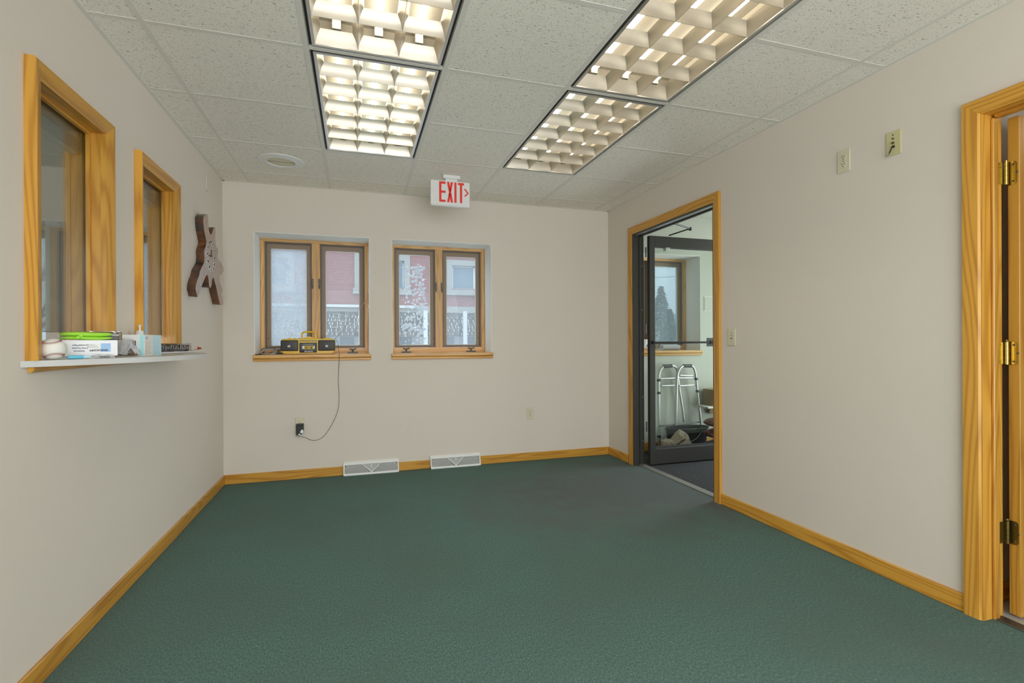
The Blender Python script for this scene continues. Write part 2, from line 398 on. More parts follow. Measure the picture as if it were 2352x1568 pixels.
struct('wall_vestibule_near', bx(BM(), 2.524, 4.3, 2.65, 2.75, -0.05, ZT), 'wall_green', 'vestibule wall opposite its window', 'wall')
struct('wall_passage', bx(BM(), 2.524, 4.3, 1.452, 1.552, -0.05, ZT), 'wall', 'greyish passage wall glimpsed behind the open wooden door', 'wall')
# floors
struct('floor', bx(BM(), -1.125, 2.470, YN, YB, -0.05, 0.0), 'carpet', 'worn dark green carpet with a grey trodden patch at the doorway', 'carpet')
struct('floor_vestibule', bx(BM(), 2.524, 4.3, 2.75, YB, -0.05, 0.0), 'mat', 'dark grey speckled entrance matting in the vestibule', 'floor')
struct('floor_passage', bx(BM(), 2.524, 4.3, YN, 1.452, -0.05, -0.002), 'tan', 'pale floor beyond the wooden door', 'floor')
struct('floor_office', bx(BM(), -4.3, -1.125, YN, YB, -0.05, 0.0), 'carpet', 'carpet of the reception office', 'floor')
# ceiling: slab above, tee grid and lay-in tiles below as pieces
ceil = struct('ceiling', bx(BM(), -4.4, 4.4, YN-0.1, YO, ZT, ZT+0.1), 'white', 'white acoustic tile ceiling in a metal tee grid', 'ceiling')
TX = [XL, -0.825, -0.207, 0.410, 1.037, 1.650, 2.262, XR]
TY = [YB, 4.240, 3.620, 2.990, 2.375, 1.755, 1.135, 0.515, -0.105, -0.725, -1.345, YN]
LIGHT_CELLS = {(2, 2), (2, 3), (2, 4), (2, 5), (4, 2), (4, 3), (4, 4), (4, 5)}
tile_cache = {}
def tile(x0, x1, y0, y1, name='ceiling_tile'):
    wx, wy = round(x1-x0, 3), round(y1-y0, 3); k = (wx, wy)
    if k not in tile_cache:
        bm = BM(); bx(bm, -wx/2+0.004, wx/2-0.004, -wy/2+0.004, wy/2-0.004, 0, 0.015)
        me = bpy.data.meshes.new('ceiling_tile'); bm.to_mesh(me); bm.free(); me.materials.append(M['tile']); tile_cache[k] = me
    o = bpy.data.objects.new(name, tile_cache[k]); C.objects.link(o); o.parent = ceil
    o.location = ((x0+x1)/2, (y0+y1)/2, ZC+0.0010+random.uniform(0, 0.0006))
for i in range(len(TX)-1):
    for j in range(len(TY)-1):
        if (i, j) in LIGHT_CELLS: continue
        tile(TX[i], TX[i+1], TY[j+1], TY[j])
for x in TX[1:-1]:
    box('main_tee', 'tee', ceil, x-0.0115, x+0.0115, YN, YB, ZC-0.0004, ZC+0.0024)
for j, y in enumerate(TY[1:-1]):
    for i in range(len(TX)-1):
        if i in (2, 4) and y in (2.990, 1.755): continue
        box('cross_tee', 'tee', ceil, TX[i]+0.0115, TX[i+1]-0.0115, y-0.0115, y+0.0115, ZC-0.0002, ZC+0.0024)
for nm, a in (('wall_angle', (XL, XL+0.019, YN, YB)), ('wall_angle', (XR-0.019, XR, YN, YB)), ('wall_angle', (XL, XR, YB-0.019, YB)), ('wall_angle', (XL, XR, YN, YN+0.019))):
    box(nm, 'tee', ceil, *a, ZC-0.001, ZC+0.0028)
# office and vestibule ceilings
OX = [-4.3, -3.665, -3.05, -2.435, -1.82, -1.125]
for i in range(5):
    for j in range(len(TY)-1):
        if i == 3 and j in (2, 3, 4, 5): continue
        tile(OX[i], OX[i+1], TY[j+1], TY[j])
for x in OX[1:-1]: box('main_tee', 'tee', ceil, x-0.0115, x+0.0115, YN, YB, ZC-0.0004, ZC+0.0024)
for y in TY[1:-1]:
    for i in range(5): 
        if i == 3 and y in (2.990, 1.755): continue
        box('cross_tee', 'tee', ceil, OX[i]+0.0115, OX[i+1]-0.0115, y-0.0115, y+0.0115, ZC-0.0002, ZC+0.0024)
box('plaster_ceiling', 'wall_green', ceil, 2.524, 4.3, 1.552, YB, 2.45, 2.5)
box('plaster_ceiling', 'white', ceil, 2.524, 4.3, YN, 1.452, 2.45, 2.5)
# window reveals are the wall itself; pale returns sit inside each opening
def reveal(k, mname='reveal'):
    x0, x1 = WIN[k]; bm = BM()
    bx(bm, x0-0.0, x0+0.004, YB+0.001, 4.77, ZS, ZH-0.004); bx(bm, x1-0.004, x1, YB+0.001, 4.77, ZS, ZH-0.004)
    bx(bm, x0, x1, YB+0.001, 4.77, ZH-0.004, ZH)
    return bm
# ------------------------------------------------------------------ outside windows (casement pairs)
PANES = {'1': ('speckle', 'clear'), '2': ('blotch', 'light'), 'V': ('clear', 'light'), 'L1': ('clear', 'clear'), 'L2': ('speckle', 'speckle')}
def casement(num, k, label, simple=False):
    x0, x1 = WIN[k]; w = sroot('window_%d' % num, label, 'window', ((x0+x1)/2, YB, ZS))
    Y0 = 4.765
    obj('painted_reveal', reveal(k), 'reveal', w)
    fo = BM(); J = 0.026
    fx0, fx1 = x0+0.006, x1-0.006
    z0, z1 = ZS, ZH-0.004
    bx(fo, fx0, fx0+J, Y0, YO-0.005, z0, z1); bx(fo, fx1-J, fx1, Y0, YO-0.005, z0, z1)
    obj('side_jamb', fo, 'wwood_z', w)
    # small beads that step the jamb back
    b2 = BM(); bx(b2, fx0+J, fx0+J+0.007, Y0+0.012, YO-0.01, z0+0.05, z1-J); bx(b2, fx1-J-0.007, fx1-J, Y0+0.012, YO-0.01, z0+0.05, z1-J)
    obj('jamb_bead', b2, 'wwood_z', w)
    box('head_jamb', 'wwood_x', w, fx0, fx1, Y0-0.001, YO-0.005, z1-J, z1)
    box('frame_sill', 'wwood_x', w, fx0+J, fx1-J, Y0+0.004, YO-0.005, z0, z0+0.050)
    cx = (x0+x1)/2; mw = 0.034
    box('mullion', 'wwood_z', w, cx-mw, cx+mw, Y0+0.002, YO-0.005, z0+0.05, z1-J)
    box('mullion_bead', 'wwood_z', w, cx-0.016, cx+0.016, Y0-0.003, Y0+0.002, z0+0.05, z1-J)
    for s, (a, b) in enumerate(((fx0+J+0.007, cx-mw), (cx+mw, fx1-J-0.007))):
        za, zb = z0+0.052, z1-J
        sr = bpy.data.objects.new('sash', None); C.objects.link(sr); sr.parent = w; sr.location = (0, 0, 0)
        def part(nm, bm, m):
            bmesh.ops.transform(bm, matrix=Matrix.Translation(-Vector(w.location)), verts=bm.verts)
            return obj(nm, bm, m, sr, local=True)
        f1 = BM(); T = 0.011
        for q in ((a, a+T, za, zb), (b-T, b, za, zb), (a+T, b-T, zb-T, zb), (a+T, b-T, za, za+0.010)):
            bx(f1, q[0], q[1], Y0+0.016, Y0+0.034, q[2], q[3])
        part('screen_frame', f1, 'sashdark')
        f2 = BM(); T2 = 0.044
        for q in ((a+0.001, a+T2, za, zb), (b-T2, b-0.001, za, zb), (a+T2, b-T2, zb-T2-0.008, zb), (a+T2, b-T2, za, za+0.020)):
            bx(f2, q[0], q[1], Y0+0.040, Y0+0.075, q[2], q[3])
        part('sash_frame', f2, 'sash')
        ga, gb, gz0, gz1 = a+T2, b-T2, za+0.020, zb-T2-0.008
        f3 = BM(); e = 0.005
        for q in ((ga, ga+e, gz0, gz1), (gb-e, gb, gz0, gz1), (ga, gb, gz1-e, gz1), (ga, gb, gz0, gz0+e)):
            bx(f3, q[0], q[1], Y0+0.046, Y0+0.060, q[2], q[3])
        part('glazing_bead', f3, 'gasket')
        kind = PANES[k][s]
        gm = film_mat('pane_%s_%d' % (k, s), kind if kind != 'light' else 'dust', ga, gb, gz0, gz1, {'clear': 0.13, 'light': 0.18}.get(kind, 0.13), (0.58, 0.61, 0.61) if k in ('V', 'L1') else (0.94, 0.96, 0.95))
        part('glass_pane', bx(BM(), ga, gb, Y0+0.052, Y0+0.056, gz0, gz1), gm)
        # pull screws at the foot of the screen
        for xx in (a+0.022, b-0.022):
            part('screen_clip', lathe(BM(), [(0, -0.003), (0.004, -0.003), (0.004, 0.003), (0, 0.003)], (xx, Y0+0.038, za+0.085), 'y', 8), 'black')
        # lever lock on the mullion side and crank operator on the sill
        lx = (b+0.006) if s == 0 else (a-0.006)
        lk = BM(); bx(lk, lx-0.006, lx+0.006, Y0-0.010, Y0+0.004, z0+0.590, z0+0.668, 0.003)
        lv = part('lock_lever', lk, 'steelgrey')
        part('lock_tongue', bx(BM(), lx-0.003, lx+0.003, Y0-0.016, Y0-0.009, z0+0.575, z0+0.60), 'black')
        ox = a+0.105 if s == 0 else b-0.105
        cr = BM(); bx(cr, ox-0.045, ox+0.045, Y0-0.018, Y0+0.006, z0+0.002, z0+0.014, 0.003)
        tube(cr, [(ox, Y0-0.008, z0+0.012), (ox, Y0-0.008, z0+0.040)], 0.006, 8)
        tube(cr, [(ox-0.028, Y0-0.010, z0+0.044), (ox-0.010, Y0-0.010, z0+0.036), (ox+0.012, Y0-0.010, z0+0.038), (ox+0.030, Y0-0.010, z0+0.046)], 0.005, 8)
        part('crank_operator', cr, 'steelgrey')
    # stool board and apron moulding
    st = BM(); bx(st, x0-0.008, x1+0.010, YB-0.026, YB-0.0005, ZS-0.024, ZS+0.0005, 0.004); bx(st, x0+0.001, x1-0.001, YB-0.004, 4.80, ZS-0.02, ZS+0.001)
    obj('stool_board', st, 'wwood_x', w)
    ap = BM(); prism(ap, [(YB-0.020, ZS-0.030), (YB-0.0005, ZS-0.030), (YB-0.0005, ZS-0.024), (YB-0.024, ZS-0.024)], x0-0.006, x1+0.008, 'yz')
    bx(ap, x0-0.006, x1+0.008, YB-0.018, YB-0.0005, ZS-0.052, ZS-0.030, 0.003)
    obj('apron', ap, 'fir_x', w)
    return w
casement(1, '1', 'wooden double casement window with the yellow radio on its sill')
casement(2, '2', 'wooden double casement window under the exit sign, blotchy left pane')
casement(3, 'V', 'wooden window seen through the glass door in the vestibule')
casement(4, 'L1', 'bright outside window seen through the nearer reception window')
casement(5, 'L2', 'misted outside window seen through the farther reception window')
# ------------------------------------------------------------------ baseboards
BBH, BBT = 0.076, 0.012
def bb(name, label, boxes, m):
    bm = BM()
    for b in boxes: bx(bm, *b, bev=0.003)
    return struct(name, bm, m, label, 'baseboard')
VENTS = [(-0.112, 0.350), (0.628, 1.086)]
bb('baseboard_left', 'honey fir baseboard along the wall below the reception shelf', [(XL, XL+BBT, YN, YB-BBT, 0, BBH)], 'fir_y')
bb('baseboard_back', 'honey fir baseboard under the two windows, broken by floor registers', [(XL, VENTS[0][0], YB-BBT, YB, 0, BBH), (VENTS[0][1], VENTS[1][0], YB-BBT, YB, 0, BBH), (VENTS[1][1], XR-BBT, YB-BBT, YB, 0, BBH)], 'fir_x')
bb('baseboard_right', 'honey fir baseboard between the glass door and the wooden door', [(XR-BBT, XR, 1.4275, 2.890, 0, BBH), (XR-BBT, XR, 4.140, YB, 0, BBH), (XR-BBT, XR, YN, 0.45, 0, BBH)], 'fir_y')
bb('baseboard_vestibule', 'wooden baseboard inside the vestibule', [(2.524, 4.3, YB-BBT, YB, 0, 0.09)], 'fir_x')
bb('baseboard_passage', 'shadowed baseboard behind the open wooden door', [(2.56, 4.3, 1.452-BBT, 1.452, 0, BBH)], 'fir_x')
# ================================================================== RECEPTION WINDOWS (left wall)
def reception(num, R, label):
    y0, y1 = R; w = sroot('window_%d' % num, label, 'window', (XL, (y0+y1)/2, RZ0))
    cw = 0.057; zt = RZ1
    def casing(nm, pts, m, zz=None):
        pass
    # ranch casing: thick outside edge, thinner inside edge
    prof = [(0.0, 0.0), (0.0, 0.018), (0.010, 0.022), (0.040, 0.031), (0.052, 0.033), (0.057, 0.028), (0.057, 0.0)]   # (across from inner edge, out from wall)
    def side(yi, sgn):
        bm = BM(); A = []; B = []
        for a, d in prof:
            A.append(bm.verts.new((XL+d, yi+sgn*a, 1.083))); B.append(bm.verts.new((XL+d, yi+sgn*a, zt+a)))
        n = len(prof); fs = [bm.faces.new(A), bm.faces.new(B[::-1])]
        for i in range(n): fs.append(bm.faces.new([A[i], B[i], B[(i+1) % n], A[(i+1) % n]]))
        bmesh.ops.recalc_face_normals(bm, faces=fs); return bm
    obj('side_casing', side(y0, -1), 'fir_z', w); obj('side_casing', side(y1, 1), 'fir_z', w)
    bm = BM(); A = []; B = []
    for a, d in prof:
        A.append(bm.verts.new((XL+d, y0-a, zt+a))); B.append(bm.verts.new((XL+d, y1+a, zt+a)))
    n = len(prof); fs = [bm.faces.new(A), bm.faces.new(B[::-1])]
    for i in range(n): fs.append(bm.faces.new([A[i], B[i], B[(i+1) % n], A[(i+1) % n]]))
    bmesh.ops.recalc_face_normals(bm, faces=fs); obj('head_casing', bm, 'fir_y', w)
    xo = -1.128
    for a, b in ((y0-JT, y0), (y1, y1+JT)): box('side_jamb', 'fir_z', w, xo, XL-0.0003, a, b, 1.083, zt)
    box('head_jamb', 'fir_y', w, xo, XL-0.0003, y0-JT, y1+JT, zt, zt+JT)
    ZG = 1.180                                       # glass stops short of the counter: a pass-through slot
    st = 0.010
    for a, b in ((y0, y0+st), (y1-st, y1)):
        box('glazing_stop', 'fir_z', w, -1.071, -1.056, a, b, ZG-0.01, zt-st); box('glazing_stop', 'fir_z', w, -1.092, -1.079, a, b, ZG-0.01, zt-st)
    box('glazing_stop', 'fir_y', w, -1.071, -1.056, y0, y1, zt-st, zt); box('glazing_stop', 'fir_y', w, -1.092, -1.079, y0, y1, zt-st, zt)
    box('glass_pane', 'glass', w, -1.0775, -1.0725, y0+0.002, y1-0.002, ZG, zt-0.002)
    # bare wood casing on the office side
    bm = BM()
    for a, b in ((y0-cw, y0), (y1, y1+cw)): bx(bm, -1.143, -1.1255, a, b, 1.05, zt+cw)
    bx(bm, -1.143, -1.1255, y0, y1, zt, zt+cw); obj('office_casing', bm, 'fir_z', w)
    return w
reception(6, RA, 'nearer tall reception window in honey fir casing, above the baseball')
reception(7, RB, 'farther tall reception window in honey fir casing, beside the clock')
def blind(R, label):
    y0, y1 = R; b = thing('mini_blind', label, 'blind', (-1.108, (y0+y1)/2, 1.92), group='raised mini blinds')
    box('headrail', 'cream', b, -1.121, -1.096, y0+0.006, y1-0.006, 1.985, 2.013, bev=0.002)
    for i in range(12):
        z = 1.936+i*0.0040
        box('slat', 'cream', b, -1.120, -1.097, y0+0.010, y1-0.010, z, z+0.0016)
    box('bottom_rail', 'cream', b, -1.120, -1.097, y0+0.010, y1-0.010, 1.916, 1.930, bev=0.003)
    for k, yy in enumerate((y1-0.085, y1-0.012, y0+0.08)):
        cd = BM(); tube(cd, [(-1.094+0.002*math.sin(i*2.1), yy+0.012*math.sin(i*1.7+k), 1.925+i*0.0075) for i in range(11)], 0.0016, 5); obj('lift_cord', cd, 'cream', b)
blind(RA, 'raised cream mini blind behind the nearer reception window')
blind(RB, 'raised cream mini blind behind the farther reception window')
# ---- bow-fronted counter shelf running through both openings
def arc_front(y):
    d = y-2.745; return -0.723-(1.1-math.sqrt(max(1.21-d*d, 0)))
shelf = thing('reception_shelf', 'bow-fronted grey laminate shelf below the two reception windows', 'shelf', (XL, 2.745, 1.062))
ys = [1.985+1.52*i/40 for i in range(41)]
pts = [(max(arc_front(y), XL+0.001), y) for y in ys]
bm = BM(); prism(bm, [(XL+0.0005, ys[-1]), (XL+0.0005, ys[0])]+pts, 1.0625, 1.083, 'xy'); obj('counter_board', bm, 'laminate', shelf)
for R in (RA, RB): box('pass_through_sill', 'laminate', shelf, -1.30, XL+0.0005, R[0]+0.0005, R[1]-0.0005, 1.0635, 1.083)
led = BM(); prism(led, [(XL+0.001, 1.0615), (XL+0.001, 1.044), (XL+0.010, 1.044), (XL+0.018, 1.051), (XL+0.018, 1.0615)], 2.02, 3.46, 'xz')
obj('wood_ledger', led, 'fir_y', shelf)
# ================================================================== TROFFERS
def wedge_bm(L, axis, h=0.058, tw=0.023, z0=0.004):
    prof = [(0.0009, z0), (0.004, z0+h*0.28), (0.010, z0+h*0.58), (0.017, z0+h*0.82), (tw, z0+h)]
    ring = [(-a, z) for a, z in prof]+[(a, z) for a, z in prof[::-1]]
    bm = BM(); A = []; B = []
    for a, z in ring:
        if axis == 'y': A.append(bm.verts.new((a, -L/2, z))); B.append(bm.verts.new((a, L/2, z)))
        else: A.append(bm.verts.new((-L/2, a, z))); B.append(bm.verts.new((L/2, a, z)))
    n = len(ring); fs = [bm.faces.new(A), bm.faces.new(B[::-1])]
    for i in range(n): fs.append(bm.faces.new([A[i], B[i], B[(i+1) % n], A[(i+1) % n]]))
    bmesh.ops.recalc_face_normals(bm, faces=fs); return bm
def make_troffer(Wd, Ld, label):
    r = thing('troffer_light', label, 'ceiling light', (0, 0, 0), group='parabolic troffers')
    hw, hl = Wd/2, Ld/2; T = 0.002; H = 0.125
    bm = BM()
    bx(bm, -hw, -hw+T, -hl, hl, 0.004, H); bx(bm, hw-T, hw, -hl, hl, 0.004, H); bx(bm, -hw, hw, -hl, -hl+T, 0.004, H); bx(bm, -hw, hw, hl-T, hl, 0.004, H); bx(bm, -hw, hw, -hl, hl, H, H+T)
    obj('housing', bm, 'refl', r, local=True)
    bm = BM(); g = 0.017
    for q in ((-hw+T, -hw+g, -hl+T, hl-T), (hw-g, hw-T, -hl+T, hl-T), (-hw+g, hw-g, -hl+T, -hl+g), (-hw+g, hw-g, hl-g, hl-T)): bx(bm, *q, 0.010, 0.012)
    obj('shadow_gap', bm, 'slot', r, local=True)
    bm = BM(); a = hw-g+0.003; b = hl-g+0.003; fwd = 0.014
    for q in ((-a, -a+fwd, -b, b), (a-fwd, a, -b, b), (-a+fwd, a-fwd, -b, -b+fwd), (-a+fwd, a-fwd, b-fwd, b)): bx(bm, *q, -0.001, 0.010)
    obj('door_frame', bm, 'alu', r, local=True)
    iw, il = a-fwd, b-fwd
    # curved perimeter reflectors
    prof = [(0.0, 0.004), (0.004, 0.020), (0.011, 0.040), (0.022, 0.062)]
    for sx in (-1, 1):
        bm = BM(); rows = [[bm.verts.new((sx*(iw-p), y, z)) for p, z in prof] for y in (-il, il)]
        for i in range(len(prof)-1): bm.faces.new([rows[0][i], rows[1][i], rows[1][i+1], rows[0][i+1]])
        obj('side_reflector', bm, 'louvre', r, smooth='all', local=True)
    for sy in (-1, 1):
        bm = BM(); rows = [[bm.verts.new((x, sy*(il-p), z)) for p, z in prof] for x in (-iw, iw)]
        for i in range(len(prof)-1): bm.faces.new([rows[0][i], rows[1][i], rows[1][i+1], rows[0][i+1]])
        obj('end_reflector', bm, 'louvre', r, smooth='all', local=True)
    col = 2*iw/3
    for k in (-0.5, 0.5):
        o = obj('long_blade', wedge_bm(2*il, 'y'), 'louvre', r, smooth=True, local=True); o.location = (k*col, 0, 0)
    row = 2*il/6; first = None
    for k in range(1, 6):
        if first is None: first = obj('cross_blade', wedge_bm(2*iw, 'x', 0.056), 'louvre', r, smooth=True, local=True); o = first
        else: o = first.copy(); C.objects.link(o); o.parent = r
        o.location = (0, -il+k*row, 0)
    for k in (-1, 0, 1):
        tb = BM(); tube(tb, [(k*col, -il+0.03, 0.088), (k*col, il-0.03, 0.088)], 0.0135, 12)
        o = obj('lamp_tube', tb, 'tube_warm', r, smooth=True, local=True)
        for s in (-1, 1):
            box('lamp_socket', 'refl', o, k*col-0.018, k*col+0.018, *sorted((s*(il-0.03), s*(il-0.002))), 0.066, 0.112, local=True)
    return r
troffs = []
spec = [((-0.207+0.410)/2, (1.135+2.375)/2, 'nearer troffer light of the left-hand pair, three tubes behind its louvre', ()),
        ((-0.207+0.410)/2, (2.375+3.620)/2, 'troffer light of the left-hand pair nearest the exit sign, cool middle tube', (1,)),
        ((1.037+1.650)/2, (1.135+2.375)/2, 'nearer troffer light of the right-hand pair, cut by the top edge', ()),
        ((1.037+1.650)/2, (2.375+3.620)/2, 'farther troffer light of the right-hand pair, towards the glass door', (0,)),
        ((-2.435-1.82)/2, (2.375+3.620)/2, 'troffer light glimpsed through the nearer reception window', ()),
        ((-2.435-1.82)/2, (1.135+2.375)/2, 'unseen troffer light added to brighten the near half of the reception office', ())]  # extra fixture out of view, added to brighten the office
proto = make_troffer(0.592, 1.222, spec[0][2])
for i, (x, y, lab, cool) in enumerate(spec):
    o = proto if i == 0 else copy_tree(proto)
    o.location = (x, y, ZC); o['label'] = lab
    tubes = [c for c in o.children if c.name.startswith('lamp_tube')]
    for k in cool:
        c = tubes[k]; c.data = c.data.copy(); c.data.materials[0] = M['tube_cool']
# ------------------------------------------------------------------ round ceiling diffuser
d = thing('ceiling_speaker', 'round flat white ceiling grille with a perforated centre', 'speaker', (-0.512, 3.925, ZC))
obj('trim_ring', lathe(BM(), [(0.155, 0.001), (0.154, -0.003), (0.120, -0.009), (0.097, -0.010), (0.092, -0.006), (0.092, 0.001)], d.location, n=48), 'whiteplastic', d, smooth=True)
obj('perforated_grille', lathe(BM(), [(0.0915, -0.004), (0.05, -0.006), (0, -0.0065)], d.location, n=48), 'ivory', d, smooth=True)
hb = BM()
for i in range(26):
    x = d.location.x-0.085+0.0068*i
    bx(hb, x-0.0018, x+0.0018, 3.920, 3.924, ZC-0.0075, ZC-0.003)
obj('perforation_row', hb, 'slot', d); hb = None
# ------------------------------------------------------------------ exit sign
ex = thing('exit_sign', 'white plastic exit sign with red letters hung from the ceiling', 'exit sign', (0.705, 3.87, ZC))
ex0, ex1, ez0, ez1, ey = 0.551, 0.859, 2.200, 2.392, 3.868
box('sign_body', 'whiteplastic', ex, ex0, ex1, ey, ey+0.045, ez0, ez1, bev=0.004, seg=2)
box('bottom_lip', 'whiteplastic', ex, ex0+0.004, ex1-0.004, ey-0.005, ey+0.03, ez0-0.006, ez0+0.006, bev=0.003)
box('canopy', 'whiteplastic', ex, 0.648, 0.782, ey-0.006, ey+0.055, ez1+0.018, ZC-0.0005, bev=0.003)
box('canopy_neck', 'whiteplastic', ex, 0.668, 0.762, ey+0.008, ey+0.040, ez1-0.001, ez1+0.02)
def strokes(polys):
    bm = BM()
    for p in polys: prism(bm, p, ey-0.0015, ey+0.0005, 'xz')
    return bm
lz0, lz1 = 2.225, 2.383; st = 0.0175
def R4(a, b, c, d_): return [(a, c), (b, c), (b, d_), (a, d_)]
xE = 0.617; lw = 0.050; zm = (lz0+lz1)/2
obj('letter_e', strokes([R4(xE, xE+st, lz0, lz1), R4(xE+st, xE+lw, lz1-st, lz1), R4(xE+st, xE+lw, zm-st/2, zm+st/2), R4(xE+st, xE+lw, lz0, lz0+st)]), 'red', ex)
xX = 0.678; ww = 0.048
obj('letter_x', strokes([[(xX, lz1), (xX+st*1.05, lz1), (xX+ww, lz0), (xX+ww-st*1.05, lz0)], [(xX, lz0), (xX+st*1.05, lz0), (xX+ww/2+0.004, zm-0.01), (xX+ww/2-0.009, zm-0.004)], [(xX+ww, lz1), (xX+ww-st*1.05, lz1), (xX+ww/2-0.004, zm+0.01), (xX+ww/2+0.009, zm+0.004)]]), 'red', ex)
xI = 0.736; obj('letter_i', strokes([R4(xI, xI+st, lz0, lz1)]), 'red', ex)
xT = 0.765; obj('letter_t', strokes([R4(xT, xT+0.048, lz1-st, lz1), R4(xT+0.0155, xT+0.0155+st, lz0, lz1-st)]), 'red', ex)
xa = 0.811; za = zm+0.002
obj('arrow_chevron', strokes([[(xa, za+0.033), (xa+0.014, za+0.033), (xa+0.041, za), (xa+0.027, za)], [(xa, za-0.026), (xa+0.014, za-0.026), (xa+0.041, za), (xa+0.027, za)]]), 'red', ex)
# ================================================================== WALL PLATES
def plate(name, label, cat, o, right, kind, m='ivory', w_=0.070, h=0.114):
    """wall plate with local x to the right, y up, z out of the wall"""
    n = Vector(right).cross(Vector((0, 0, 1)))
    r = bpy.data.objects.new(name, None); C.objects.link(r); r.empty_display_size = 0.03
    r.matrix_basis = frame3(o, right, (0, 0, 1)); tag(r, label, cat)
    L = dict(local=True)
    bm = BM(); bx(bm, -w_/2, w_/2, -h/2, h/2, 0.0003, 0.006, 0.003, 2); obj('cover_plate', bm, m, r, **L)
    if kind == 'duplex':
        for s in (-1, 1):
            yy = s*0.0195
            bm = BM(); lathe(bm, [(0.0175, 0.0055), (0.0172, 0.0075), (0, 0.0078)], (0, yy, 0), n=20); obj('receptacle', bm, m, r, **L)
            sl = BM(); bx(sl, -0.0075, -0.0050, yy+0.001, yy+0.010, 0.0075, 0.0084); bx(sl, 0.0050, 0.0070, yy+0.002, yy+0.009, 0.0075, 0.0084)
            lathe(sl, [(0.0028, 0.0075), (0.0028, 0.0084), (0, 0.0084)], (0, yy-0.008, 0), n=8); obj('socket_slot', sl, 'slot', r, **L)
        bm = BM(); lathe(bm, [(0.003, 0.006), (0.0028, 0.0072), (0, 0.0074)], (0, 0, 0), n=8); obj('screw', bm, 'steelgrey', r, **L)
    elif kind == 'toggle':
        bm = BM(); bx(bm, -0.0055, 0.0055, -0.012, 0.012, 0.006, 0.0066); obj('toggle_slot', bm, 'slot', r, **L)
        bm = BM(); prism(bm, [(0.006, -0.004), (0.006, 0.006), (0.018, 0.010), (0.018, 0.004)], -0.004, 0.004, 'xy')
        bmesh.ops.transform(bm, matrix=Matrix(((0, 0, 1, 0), (0, 1, 0, 0), (1, 0, 0, 0), (0, 0, 0, 1))), verts=bm.verts); obj('toggle', bm, m, r, **L)
        for s in (-1, 1):
            bm = BM(); lathe(bm, [(0.0028, 0.006), (0.0026, 0.0070), (0, 0.0072)], (0, s*0.030, 0), n=8); obj('screw', bm, 'steelgrey', r, **L)
    elif kind == 'coax':
        for yy, rr in ((0.038, 0.0028), (0.021, 0.0045)):
            bm = BM(); lathe(bm, [(rr, 0.006), (rr, 0.0085), (0, 0.009)], (0, yy, 0), n=10); obj('screw', bm, 'steelgrey', r, **L)
        bm = BM(); lathe(bm, [(0.0065, 0.006), (0.0060, 0.010), (0.0035, 0.010), (0.0035, 0.016), (0.0, 0.016)], (0, 0.001, 0), n=12); obj('coax_jack', bm, 'brass2', r, **L)
        bm = BM(); lathe(bm, [(0.0065, 0.006), (0.006, 0.009), (0, 0.009)], (0.002, -0.017, 0), n=12); obj('cable_hole', bm, 'slot', r, **L)
        bm = BM(); tube(bm, [(0.001, -0.016, 0.006), (0.003, -0.019, 0.018), (0.004, -0.026, 0.022), (0.000, -0.035, 0.022), (-0.008, -0.043, 0.018)], 0.0028, 8); obj('coax_stub', bm, 'black', r, smooth=True, **L)
        bm = BM(); tube(bm, [(-0.008, -0.043, 0.018), (-0.018, -0.050, 0.015)], 0.0042, 8); obj('connector', bm, 'chrome', r, **L)
        bm = BM(); tube(bm, [(-0.018, -0.050, 0.015), (-0.030, -0.056, 0.012)], 0.0012, 5); obj('inner_wire', bm, 'alu', r, **L)
    elif kind == 'blank':
        pass
    return r
plate('outlet_plate', 'ivory outlet below the radio window with a black plug-in adapter', 'outlet', (-0.456, YB, 0.455), (1, 0, 0), 'duplex')
plate('outlet_plate', 'empty ivory outlet low on the window wall towards the glass door', 'outlet', (1.583, YB, 0.450), (1, 0, 0), 'duplex')
plate('light_switch', 'ivory light switch beside the glass door', 'light switch', (XR, 2.784, 1.159), (0, -1, 0), 'toggle')
plate('outlet_plate', 'ivory outlet mounted high on the right-hand wall', 'outlet', (XR, 1.966, 2.066), (0, -1, 0), 'duplex')
plate('cable_plate', 'yellowed cable plate with a short coaxial stub, high on wall', 'cable plate', (XR, 1.714, 2.064), (0, -1, 0), 'coax', 'almond')
plate('blank_plate', 'painted-over blank cover plate above the clock', 'cover plate', (XL, 4.085, 2.287), (0, 1, 0), 'blank', 'wall')
